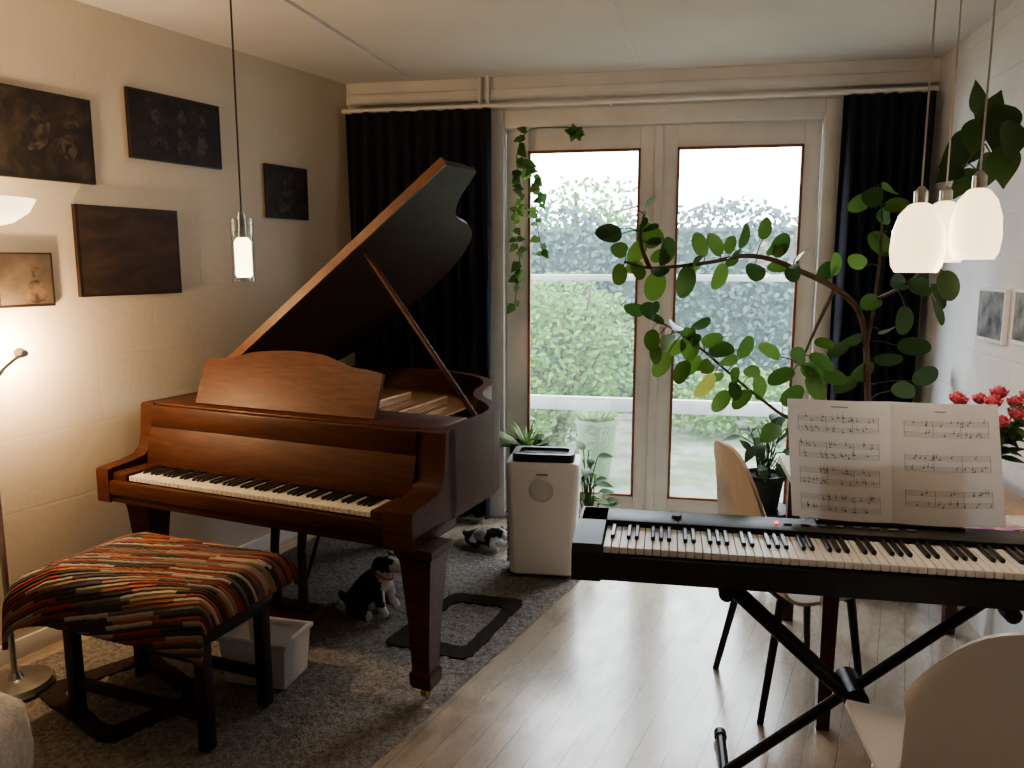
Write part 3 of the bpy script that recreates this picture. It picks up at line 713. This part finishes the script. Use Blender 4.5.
# sheet music booklet
def dpt(x, y, z): return D0+V((x*math.cos(DA)-y*math.sin(DA), x*math.sin(DA)+y*math.cos(DA), z))
sm = thing('sheet_music', 'open white sheet music booklet on the digital piano', 'sheet music', dpt(.940, .296, .818), DA)
PWd, PHt = .305, .372
def pagefn(side):
    def f(u, v):
        x = side*PWd*u*(1-.05*(1-v) if side < 0 else 1+.03*(1-v)); b = .018*math.sin(PI*min(1, u*1.15))
        return V((x, v*PHt*math.sin(R(18))-b*.9+.004, v*PHt*math.cos(R(18))+.006*u*(1-v)))
    return f
for side in (-1, 1):
    f = pagefn(side)
    mb = MB(); mb.sheet(14, 6, lambda u, v: f(u, v), .0025); pg = mb.build('page', m_paper, sm, ang=60)
    mb = MB()
    def pstrip(u0, u1, v0, v1, n=10):
        def g(a, b):
            p = f(u0+(u1-u0)*a, v0+(v1-v0)*b); return p+V((0, -.0032, .0))
        mb.sheet(n, 1, g)
    if side < 0: systems = [.86, .77, .64, .55, .42, .33, .20, .11]
    else: systems = [.85, .76, .57, .48, .28, .19]
    for i, v0 in enumerate(systems):
        ua, ub = (.12, .90)
        for k in range(5): pstrip(ua, ub, v0-.010*k, v0-.010*k+.0013)
        if i % 2 == 0:
            for u in (ua, ub, ua+(ub-ua)*.33, ua+(ub-ua)*.66): pstrip(u-.0013, u+.0013, systems[i+1]-.040, v0+.002, 1)
        for q in range(15 if side < 0 else 11):
            u = rnd(ua+.05, ub-.02); v = v0-.040*random.random()
            pstrip(u-.007, u+.007, v-.004, v+.005, 1); pstrip(u+.0045, u+.007, v, v+.03, 1)
    pstrip(.42, .58, .945, .951, 2) if side < 0 else pstrip(.40, .50, .93, .936, 2)
    mb.build('printed_notes', m_ink, pg, smooth=False)

# ------------------------------------------------------------------ table and what is on it
TA = AB; T0 = V((1.0, 2.52, 0)); TW, TL = .80, 1.0
tb = thing('dining_table', 'wooden table behind the digital piano by the right wall', 'table', T0, TA)
mb = MB(); mb.b2((0, 0, .715), (TW, TL, .745), bev=.006); mb.build('tabletop', m_oak, tb)
mb = MB()
mb.b2((.05,.05,.63), (TW-.05,.07,.715)); mb.b2((.05,TL-.07,.63), (TW-.05,TL-.05,.715)); mb.b2((.05,.05,.63), (.07,TL-.05,.715)); mb.b2((TW-.07,.05,.63), (TW-.05,TL-.05,.715))
mb.build('apron', m_redwood, tb, smooth=False)
for x in (.065, TW-.065):
    for y in (.065, TL-.065):
        mb = MB(); mb.tube([(x,y,0), (x,y,.60), (x,y,.715)], [.030,.038,.038], 4); mb.build('leg', m_redwood, tb, smooth=False)
def tpt(x, y, z): return T0+V((x*math.cos(TA)-y*math.sin(TA), x*math.sin(TA)+y*math.cos(TA), z))
mb = MB(); mb.box((0,0,.003), (.21,.28,.006), bev=.001); tag(mb.build('magazine', m_mag, frame=(tpt(.50,.16,.745), R(18)), smooth=False), 'purple and orange magazine lying on the table', 'magazine')
mb = MB(); mb.box((0,0,.001), (.16,.21,.002)); tag(mb.build('paper_sheet', m_paper, frame=(tpt(.70,.14,.745), R(-5)), smooth=False), 'loose white paper on the table near the wall', 'paper')
vz = thing('flower_vase', 'glass vase of red and pink roses on the table', 'vase of flowers', V((1.71, 2.80, .745)))
mb = MB(); mb.lathe([(0,0),(.045,0),(.05,.01),(.04,.09),(.045,.17),(.06,.22),(.056,.22),(.04,.17),(.035,.09),(.04,.015),(0,.012)], 24); mb.build('vase', m_clear, vz)
heads = [(-.14,-.02,.37,.036), (-.09,.05,.35,.038), (-.03,-.05,.36,.040), (.03,.02,.38,.040), (.05,-.06,.32,.038), (.08,.0,.35,.038), (.0,.08,.35,.036), (-.1,-.08,.31,.034), (.07,-.08,.39,.036), (-.02,-.09,.30,.036)]
mb = MB(); ml = MB()
for x, y, z, r in heads:
    mb.tube([(x*.1, y*.1, .02), (x*.3, y*.3, .2), (x, y, z-.01)], .003, 6)
    for k in range(4):
        q = rnd(.45, .95); a = rnd(0, 2*PI)
        ml.leaf((x*q, y*q, .16+(z-.16)*q-.02), (math.cos(a), math.sin(a), rnd(-.3,.3)), (0, -.4, 1), rnd(.06,.09), rnd(.03,.045), rows=4)
for k in range(40):
    a = rnd(0, 2*PI); ml.leaf((.03*math.cos(a), .03*math.sin(a), rnd(.16,.29)), (math.cos(a), math.sin(a), rnd(-.6,.7)), (0, -.5, 1), rnd(.07,.11), rnd(.035,.055), rows=4)
mb.build('stems', m_gstem, vz); ml.build('leaves', m_leaf_dk, vz)
for x, y, z, r in heads:
    mb = MB()
    for L, n, tilt in ((.45, 4, .35), (.75, 5, .7), (1.0, 6, 1.1)):
        for k in range(n):
            a = 2*PI*k/n+L*3; d = V((math.cos(a)*math.sin(tilt), math.sin(a)*math.sin(tilt), math.cos(tilt)))
            mb.leaf(V((x,y,z-.012)), d, (-math.cos(a), -math.sin(a), .6), r*1.25, r*1.35, rows=4, droop=-.35, fold=.35)
    mb.build('rose', m_rose, vz)

# ------------------------------------------------------------------ chairs
def shell_chair(name, label, loc, rz, m_sh, m_lg, bh, wd, lean, grp=None):
    """local: faces +y; back at y=0"""
    t = thing(name, label, 'chair', loc, rz, grp)
    prof = [(.40,.425), (.37,.445), (.28,.44), (.17,.432), (.09,.44), (.03,.48), (0,.56), (-lean*.4,.66), (-lean*.8,bh-.08), (-lean,bh)]
    P = catmull(prof, 3); n = len(P)-1
    def fn(u, v):
        q = v*n; i = min(int(q), n-1); y, z = V(P[i]).lerp(V(P[i+1]), q-i)
        k = v; s = 2*u-1; c = s*s
        hw = wd/2*(1-.10*abs(k-.45))
        if k < .1: hw *= .9+k
        if k > .6: z -= (bh-.52)*.55*(abs(s)**3.2)*((k-.6)/.4)
        return V((s*hw, y+c*(.07*max(0, (k-.45)*2)), z+c*.03*(1-min(1, k*1.6))))
    mb = MB(); mb.sheet(20, n, fn, .012); mb.build('seat_shell', m_sh, t, ang=70)
    for sx in (-1, 1):
        for y0, y1 in ((.06, -.02), (.32, .37)):
            mb = MB(); mb.tube([(sx*.15, y0, .435), (sx*.195, y1, .0)], [.016, .012], 10); mb.build('leg', m_lg, t)
    mb = MB()
    for y in (.08, .31): mb.tube([(-.15, y, .415), (.15, y, .415)], .01, 8)
    mb.build('seat_frame', m_lg, t)
    return t
shell_chair('dining_chair', 'pale moulded chair with black legs at the table side', V((.86, 2.79, 0)), R(-70)+TA, m_birch, m_dkwood, .97, .43, .11)
shell_chair('dining_chair', 'white moulded shell chair close by in the lower right corner', V((1.085, 1.55, 0)), R(-4), m_shell, m_steel, .865, .50, .04)

# ------------------------------------------------------------------ footstool
pf = thing('footstool', 'pale fleece covered footstool at the lower left edge', 'footstool', V((-1.54, 1.83, RZ+.004)), R(10))
mb = MB(); loft(mb, [(rr(.20,.20,.08), .07), (rr(.235,.235,.09), .10), (rr(.25,.25,.10), .25), (rr(.24,.24,.10), .37), (rr(.20,.20,.09), .42), (rr(.10,.10,.05), .435)]); mb.build('cushion', m_fleece, pf, ang=80)
for sx in (-1, 1):
    for sy in (-1, 1):
        mb = MB(); mb.tube([(sx*.16, sy*.16, 0), (sx*.15, sy*.15, .09)], [.014,.02], 10); mb.build('leg', m_dkwood, pf)

# ------------------------------------------------------------------ paintings
def painting(label, pix, wall, mat, figs=(), figmat=None, frame_m=None, fw=.006, name='painting', cat='painting', grp=None):
    p0, n, ang = wall
    c = [onplane(x, y, p0, n) for x, y in pix]     # tl tr br bl
    l = (c[0]+c[3])/2; r_ = (c[1]+c[2])/2; zt = (c[0].z+c[1].z)/2; zb = (c[2].z+c[3].z)/2
    w = (V((l.x, l.y))-V((r_.x, r_.y))).length; h = zt-zb; b = (l+r_)/2; b.z = zb
    t = thing(name, label, cat, b, ang, grp)
    mb = MB(); mb.b2((-w/2+fw, -.018, fw), (w/2-fw, -.004, h-fw)); cv = mb.build('canvas', mat, t, smooth=False)
    mb = MB()
    o = [(-w/2,0), (w/2,0), (w/2,h), (-w/2,h)]; i = [(-w/2+fw,fw), (w/2-fw,fw), (w/2-fw,h-fw), (-w/2+fw,h-fw)]
    mb.ring(o, i, .002, .021, Matrix.Rotation(PI/2, 4, 'X')); mb.build('frame', frame_m or m_pfr, t, smooth=False)
    if figs:
        mb = MB()
        for x, z, rx, rz_ in figs:
            T = bmesh.new(); vs = []
            ph_ = rnd(0, 6)
            for k in range(18):
                a = 2*PI*k/18; q = 1+.16*math.sin(3*a+ph_)+.10*math.sin(5*a-ph_)
                vs.append(T.verts.new((x*w+rx*h*q*math.cos(a), -.0184, z*h+rz_*h*q*math.sin(a))))
            T.faces.new(vs); mb.add(T)
        mb.build('painted_figure', figmat, cv)
    return t
m_pfr = M('thin brown frame', (.035,.020,.012), (.022,.013,.008), r=.5)
LWALL = (BL, LN, AL); RWALL = (BR, RN, AR)
pa = M('dark oil paint', (.014,.010,.008), (.065,.042,.027), r=.65, scale=9, ramp=(.42,.75), detail=6, dist=1)
pb = M('dark oil paint with red', (.013,.009,.008), (.055,.026,.019), r=.65, scale=11, ramp=(.42,.78), detail=6, dist=1.2)
pd = M('brown landscape paint', (.032,.019,.012), (.072,.039,.022), r=.65, scale=5, st=(1,1,2.5), ramp=(.4,.7), detail=6, dist=.8)
pe = M('faded portrait paint', (.13,.10,.078), (.068,.050,.038), r=.6, scale=9, detail=5)
fg = M('painted flesh tone', (.14,.095,.068), (.030,.020,.016), r=.6, scale=22, detail=6, ramp=(.42,.60))
fg2 = M('painted pale tone', (.085,.060,.044), (.016,.011,.009), r=.65, scale=20, detail=6, dist=1, ramp=(.40,.58))
painting('dark figure painting at upper left, partly cut off', [(-12,80), (90,103), (90,184), (-12,176)], LWALL, pa, [(-.05,.55,.12,.20), (-.05,.80,.07,.09), (.2,.40,.16,.14), (-.2,.4,.1,.1), (.27,.72,.1,.1)], fg2)
painting('dark painting of three reddish figures, hung high beside the lamp cord', [(125,87), (217,107), (218,169), (127,158)], LWALL, pb, [(-.22,.66,.08,.11), (.05,.70,.08,.11), (.28,.68,.08,.11), (-.2,.3,.15,.18), (.06,.32,.13,.2), (.28,.34,.11,.2)], fg2)
painting('small dark picture of a pale figure right of the pendant', [(263,165), (305,168), (305,220), (265,218)], LWALL, pa, [(0,.50,.15,.24), (.05,.80,.09,.09), (-.1,.25,.2,.14)], fg2)
painting('brown landscape painting with a thin frame, below the three-figure painting', [(71,205), (175,210), (178,293), (78,297)], LWALL, pd)
painting('small faded brown portrait above the reading lamp', [(-6,252), (50,253), (51,306), (-6,308)], LWALL, pe, [(.17,.66,.08,.11), (.17,.26,.20,.22)], fg)
ph = M('photo print', (.07,.08,.10), (.34,.34,.34), r=.4, scale=16, detail=4)
painting('small pale framed photo on the right wall beneath the lamps', [(983,287), (1010,289), (1009,344), (981,340)], RWALL, ph, frame_m=m_white, fw=.014, name='framed_photo', cat='framed photo')
painting('framed photo at the right edge of the right wall', [(1018,288), (1052,291), (1051,349), (1017,345)], RWALL, ph, frame_m=m_white, fw=.014, name='framed_photo', cat='framed photo')

# ------------------------------------------------------------------ lamps
pl = thing('pendant_lamp', 'slim glass cylinder pendant hanging before the left wall', 'pendant lamp', atY(243, 250, 3.0))
c = pl.location
mb = MB(); mb.tube([(0,0,.13), (0,0,CZ-c.z-.02)], .0035, 8); mb.build('cord', m_cord, pl)
mb = MB(); mb.lathe([(0,0),(.045,0),(.03,.025),(0,.025)], 20, Matrix.Translation((0,0,CZ-c.z-.027))); mb.build('ceiling_rose', m_white, pl)
mb = MB(); mb.lathe([(.010,.14),(.014,.12),(.014,.06),(.016,.055),(.016,.04),(0,.04)], 18); mb.build('lamp_holder', m_steel, pl)
mb = MB(); mb.lathe([(.041,-.115),(.041,.115),(.012,.118),(.012,.114),(.037,.111),(.037,-.115),(.041,-.115)], 28); mb.build('glass_cylinder', m_clear, pl)
mb = MB(); mb.lathe([(0,-.10),(.026,-.10),(.030,-.09),(.030,.03),(.02,.045),(0,.045)], 20); mb.build('inner_tube', m_frost, pl)
point_light('pendant_glow', c+V((.0,-.06,-.16)), 3, (1,.74,.46), .04)
names = [('left opal glass pendant of the three, hanging furthest left', 918, 238, 2.50, 1.0), ('middle opal glass pendant of the three, set a little behind', 943, 232, 2.84, 1.0), ('right opal glass pendant of the three, nearest the wall', 976, 224, 2.45, .92)]
for lb, px, py, Y, q in names:
    p = atY(px, py, Y); t = thing('pendant_lamp', lb, 'pendant lamp', p, 0, 'opal glass pendants over the table')
    mb = MB(); mb.lathe([(r*q, z) for r, z in [(.060,-.105),(.072,-.085),(.078,-.04),(.074,.02),(.058,.070),(.034,.098),(.02,.105),(.02,.098),(.05,.065),(.068,.02),(.072,-.04),(.067,-.083),(.056,-.102),(.060,-.105)]], 28); mb.build('glass_shade', m_shade, t)
    mb = MB(); mb.lathe([(.020,.095),(.020,.14),(.008,.155),(0,.155)], 16); mb.build('lamp_holder', m_steel, t)
    mb = MB(); mb.tube([(0,0,.15), (0,0,CZ-p.z-.005)], .003, 8); mb.build('cord', m_cordw, t)
    mb = MB(); mb.sphere((0,0,-.01), .03, (1,1,1.2), 14, 10); mb.build('bulb', m_bulb, t)
    point_light('pendant_glow', p+V((0,0,-.16)), 1.7, (1,.84,.66), .05)
fl = thing('floor_lamp', 'tall uplighter floor lamp with reading arm, at the left edge', 'floor lamp', V((-1.87, 2.81, RZ)))
mb = MB(); mb.lathe([(0,0),(.13,0),(.132,.012),(.12,.024),(.03,.036),(.018,.06),(0,.06)], 32); mb.build('base', m_steel, fl)
mb = MB(); mb.tube([(0,0,.05), (0,0,1.73)], .011, 12); mb.build('pole', m_steel, fl)
mb = MB(); mb.lathe([(.02,1.70),(.06,1.70),(.13,1.72),(.18,1.755),(.205,1.80),(.198,1.80),(.175,1.762),(.12,1.73),(.02,1.712)], 36); mb.build('uplight_bowl', m_bowl, fl)
mb = MB(); mb.tube([(0,0,1.12), (.03,.06,1.20), (.05,.11,1.235), (.062,.135,1.24)], .006, 8); arm = mb.build('reading_arm', m_steel, fl)
HD = V((.035,.165,1.245))
mb = MB(); dirw = (-LN+V((0,.35,-.05))).normalized()
mb.lathe([(0,-.04),(.012,-.04),(.015,-.025),(.020,.022),(.017,.022),(.012,-.018),(0,-.026)], 18, Matrix.Translation(HD) @ dirw.to_track_quat('Z', 'Y').to_matrix().to_4x4()); mb.build('reading_head', m_steel, arm)
mb = MB(); mb.sphere(HD+dirw*.018, .012, u=12, v=8); mb.build('bulb', m_bulb, arm)
point_light('reading_glow', fl.location+HD+dirw*.08, 30, (1,.66,.36), .02)
point_light('uplight_glow', fl.location+V((0,0,1.86)), 9, (1,.74,.46), .06)

# ------------------------------------------------------------------ plants
def pot(t, r, h, mat):
    mb = MB(); mb.lathe([(0,0),(r*.72,0),(r*.95,h*.86),(r*1.04,h*.87),(r*1.04,h),(r*.93,h),(r*.88,h*.9),(0,h*.9)], 26); p = mb.build('pot', mat, t)
    mb = MB(); mb.lathe([(0,h*.905),(r*.87,h*.905)], 20); mb.build('soil', m_soil, p)
PX = atY(868, 400, 3.9)
fc = thing('potted_plant', 'big rubber plant arching its branches across the garden doors', 'potted plant', V((PX.x, PX.y, 0)))
pot(fc, .19, .34, m_dkpot)
paths = [[(868,560),(872,470),(868,400),(866,345),(858,310),(835,288),(800,271),(770,259),(742,256),(712,262),(680,266),(650,268),(625,262)],
         [(866,350),(875,300),(880,255),(882,215),(878,185)],
         [(868,410),(830,420),(790,418),(765,402),(735,378),(705,352),(675,330),(650,318)],
         [(650,268),(640,240),(646,208)],
         [(835,288),(815,330),(800,365)],
         [(875,300),(905,285),(930,262),(945,225),(955,180),(985,140)]]
lv = [(648,204,32),(628,212,26),(611,233,28),(620,250,26),(650,234,28),(666,252,32),(637,252,26),(620,274,28),(655,286,30),(686,281,32),(700,245,26),(716,245,26),(720,277,28),(697,262,24),
      (745,236,26),(756,270,30),(780,246,26),(792,271,28),(765,229,24),(803,255,26),(733,255,24),(650,311,26),(652,340,26),(676,325,28),(690,346,30),(662,364,28),(690,366,28),(707,386,30),(720,350,28),
      (736,376,30),(746,349,26),(771,351,28),(781,376,30),(800,356,28),(721,401,28),(771,432,32),(832,376,32),(816,387,30),(701,325,26),(822,361,28),(792,396,30),(760,388,28),(742,398,26),(636,310,22),
      (608,232,24),(638,270,26),(660,272,26),(668,340,26),(712,340,24),(728,362,26),(752,372,28),(735,390,24),(708,366,26),(682,372,26),(656,352,24),(812,372,26),
      (872,195,32),(890,189,28),(886,216,30),(906,231,30),(880,243,30),(860,203,26),(896,205,26),(872,301,28),(858,262,26),(836,265,26),(825,272,24)]
lvd = [(900,282,30),(920,286,28),(914,346,32),(905,320,28),(926,376,30),(890,330,28),(852,340,26),(888,360,28),(862,372,30),(905,390,32),(845,385,28),(895,250,26),(838,350,24),(938,296,26),(930,275,26),(948,285,28),(940,312,24)]
mb = MB(); stems3 = []
for P in paths:
    q = []
    for i, (x, y) in enumerate(P):
        Y = 3.9-.012*max(0, 868-x)*.12 if x < 868 else 3.9-.0085*(x-868)
        q.append(tuple(atY(x, y, Y)))
    if P is paths[0]: q[0] = (PX.x, PX.y, .3)
    s_ = catmull(q, 4); n = len(s_); stems3 += [V(p) for p in s_]
    r0 = .020 if P is paths[0] else .011
    mb.tube(s_, [r0*(1-.75*i/n) for i in range(n)], 8)
ml = MB(); my = MB(); md = MB()
for lst, tgt in ((lv, ml), (lvd, md)):
    for x, y, s in lst:
        best = min(stems3, key=lambda p: (p-atY(x, y, p.y)).length)
        Y = best.y+rnd(-.12, .02); ctr = atY(x, y, Y); L = s*.94/F*3.9; Wd = L*rnd(.60,.74)
        d = ctr-best; d = d.normalized() if d.length > .01 else V((0,0,-1))
        d = (d+V((rnd(-.5,.5), rnd(-.5,.2), rnd(-.6,.3)))).normalized()
        base = ctr-d*L*.5
        n = V((rnd(-.8,.8), -1, rnd(-.4,1.0)))
        (my if (x, y) == (707,386) else tgt).leaf(base, d, n, L, Wd, rows=9, droop=rnd(.03,.25), fold=rnd(.05,.28), rd=1)
        ml.mi = 1; ml.tube([best, (best+base)/2+V((0,0,.01)), base+d*.004], .0025, 5); ml.mi = 0
extra = [p for p in stems3 if p.z > .95 and p.x < 1.45]
for k in range(22):
    p = random.choice(extra); a = V((rnd(-1,1), rnd(-1,.5), rnd(-.6,.9))).normalized(); L = rnd(.065,.105)
    ml.leaf(p+a*.02, a, (rnd(-.7,.7), -1, rnd(-.2,1)), L, L*.68, rows=8, droop=.15, fold=.18, rd=1)
for x, y, s, Y, dx, dz in [(962,150,50,3.10,-.7,-.6), (1000,126,52,2.80,-.1,-.6), (977,97,30,3.0,.0,1), (986,172,42,2.9,-.2,-1), (1004,165,42,2.75,-.1,-1), (966,182,36,3.05,-.6,-.8), (950,172,34,3.05,-.7,-.3), (1012,140,44,2.72,.1,-.7), (992,110,36,2.9,.1,.8), (975,135,38,2.95,-.3,-.8)]:
    c = atY(x, y, Y); L = s/F*Y*1.02; d = V((dx+rnd(-.2,.2), -.3, dz)).normalized(); base = c-d*L/2
    md.leaf(base, d, (rnd(-.7,.3), -1, rnd(-.1,.7)), L, L*.66, rows=10, droop=.18, fold=.25, p=.75)
    best = min(stems3, key=lambda p: (p-base).length)
    ml.mi = 1; ml.tube([best, (best+base)/2+V((0,0,.02)), base+d*.004], .003, 5); ml.mi = 0
mb.build('stem', m_stem, fc, world=True); ml.build('foliage', [m_leaf, m_gstem], fc, world=True)
o = my.build('yellow_leaf', m_leaf_y, fc, world=True); o['label'] = 'yellowing leaf'
o = md.build('dark_leaves', m_leaf_dk, fc, world=True); o['label'] = 'darker leaves near the trunk and lamps'

def leafy(name, label, loc, rpot, hpot, mat, n, spread, hmin, hmax, L, Wl, lm, upright=1.0):
    t = thing(name, label, 'potted plant', loc); pot(t, rpot, hpot, mat); ms = MB(); ml = MB()
    for i in range(n):
        a = rnd(0, 2*PI); h = rnd(hmin, hmax); e = V((math.cos(a)*spread*rnd(.3,1), math.sin(a)*spread*rnd(.3,1), hpot*.9+h))
        b = V((rnd(-.3,.3)*rpot, rnd(-.3,.3)*rpot, hpot*.9)); ms.tube([b, b.lerp(e, .6)+V((0,0,.05)), e], .003, 5)
        d = V((e.x-b.x, e.y-b.y, rnd(-.5,.6)*spread)); ml.leaf(e, d, (0, -.6, 1), L*rnd(.7,1.1), Wl*rnd(.8,1.1), rows=6, droop=.3)
    ms.build('stem', m_gstem, t); ml.build('foliage', lm, t); return t
leafy('potted_plant', 'leafy green plant on the floor right of the air purifier', V((.44, 4.42, 0)), .075, .15, m_dkpot, 34, .11, .08, .40, .10, .055, m_leaf)
stl = thing('plant_stool', 'small dark stool carrying a pot beside the moulded chair', 'stool', V((1.34, 4.14, 0)))
mb = MB(); mb.lathe([(0,.27),(.15,.27),(.155,.28),(.155,.295),(.15,.30),(0,.30)], 24); mb.build('seat', m_dkwood, stl)
for k in range(3):
    a = 2*PI*k/3+.4; mb = MB(); mb.tube([(.10*math.cos(a), .10*math.sin(a), .27), (.14*math.cos(a), .14*math.sin(a), 0)], .013, 8); mb.build('leg', m_dkwood, stl)
leafy('potted_plant', 'dark leafy plant in a dark pot behind the moulded chair', V((1.34, 4.14, .30)), .11, .19, m_dkpot, 36, .14, .05, .30, .11, .055, m_leaf_dk)
ft = thing('potted_plant', 'green grassy fern in a dark pot behind the air purifier', 'potted plant', V((.09, 4.58, 0)))
pot(ft, .10, .56, m_dkpot); ml = MB()
for i in range(190):
    a = rnd(0, 2*PI); ml.leaf((.05*math.cos(a), .05*math.sin(a), .51), (math.cos(a)*.6, math.sin(a)*.35, rnd(.4,1.2)), (math.cos(a)*.3, math.sin(a)*.3, 1), rnd(.11,.20), rnd(.010,.018), rows=6, droop=.55)
ml.build('foliage', m_fern, ft)
iv = thing('trailing_vine', 'trailing ivy hanging from the top of the left glass door', 'vine', bw(1.05, -.05, 2.40), AB)
vp = [[(1.42,-.045,2.36),(1.28,-.05,2.37),(1.12,-.045,2.35),(1.06,-.045,2.2),(1.09,-.05,2.0),(1.05,-.05,1.8),(1.08,-.05,1.6),(1.05,-.05,1.35)],
      [(1.09,-.045,2.2),(1.16,-.05,2.1),(1.21,-.05,1.98),(1.18,-.05,1.85),(1.22,-.05,1.65)]]
mb = MB(); ml = MB()
for vi, P in enumerate(vp):
    q = catmull([tuple(bw(*p)) for p in P], 6); mb.tube(q, .003, 6)
    for i, p in enumerate(q):
        for k in range(2):
            if random.random() < ((.06 if i < 12 else .6) if vi == 0 else .6):
                a = V((rnd(-1,1), rnd(-.7,.05), rnd(-1,.4))).normalized(); L = rnd(.045,.08)
                ml.leaf(V(p), a, (rnd(-.3,.3), -1, .5), L, L*.8, rows=4, p=.6)
for k in range(10):
    a = V((rnd(-1,1), rnd(-.8,0), rnd(-.7,.7))).normalized(); ml.leaf(bw(1.40,-.06,2.33), a, (0,-1,.4), .06, .05, rows=4, p=.6)
mb.build('stem', m_gstem, iv, world=True); ml.build('leaves', m_ivy, iv, world=True)

# ------------------------------------------------------------------ light
w = bpy.data.worlds.new('overcast sky'); SC.world = w; w.use_nodes = True; nt = w.node_tree
bg = nt.nodes['Background']; bg.inputs['Strength'].default_value = 12.5
tc = nd(nt, 'ShaderNodeTexCoord'); sp = nd(nt, 'ShaderNodeSeparateXYZ'); nt.links.new(tc.outputs['Generated'], sp.inputs[0])
cr = nd(nt, 'ShaderNodeValToRGB'); e = cr.color_ramp.elements; e[0].position = 0; e[0].color = (.78,.88,1,1); e[1].position = .6; e[1].color = (.88,.95,1,1)
nt.links.new(sp.outputs['Z'], cr.inputs['Fac']); nt.links.new(cr.outputs[0], bg.inputs['Color'])
point_light('fill_light_behind_camera', V((.3, -.4, 2.35)), 2.0, (1,.93,.86), .15)  # added unseen fill light, lifts the shaded side of the room
pd_ = bpy.data.lights.new('door_portal', 'AREA'); pd_.shape = 'RECTANGLE'; pd_.size = 1.9; pd_.size_y = 2.4
po = bpy.data.objects.new('door_portal', pd_); COL.objects.link(po); po.location = bw(1.87, .16, 1.2)
po.rotation_euler = (BNo*-1).to_track_quat('-Z', 'Y').to_euler(); pd_.cycles.is_portal = True
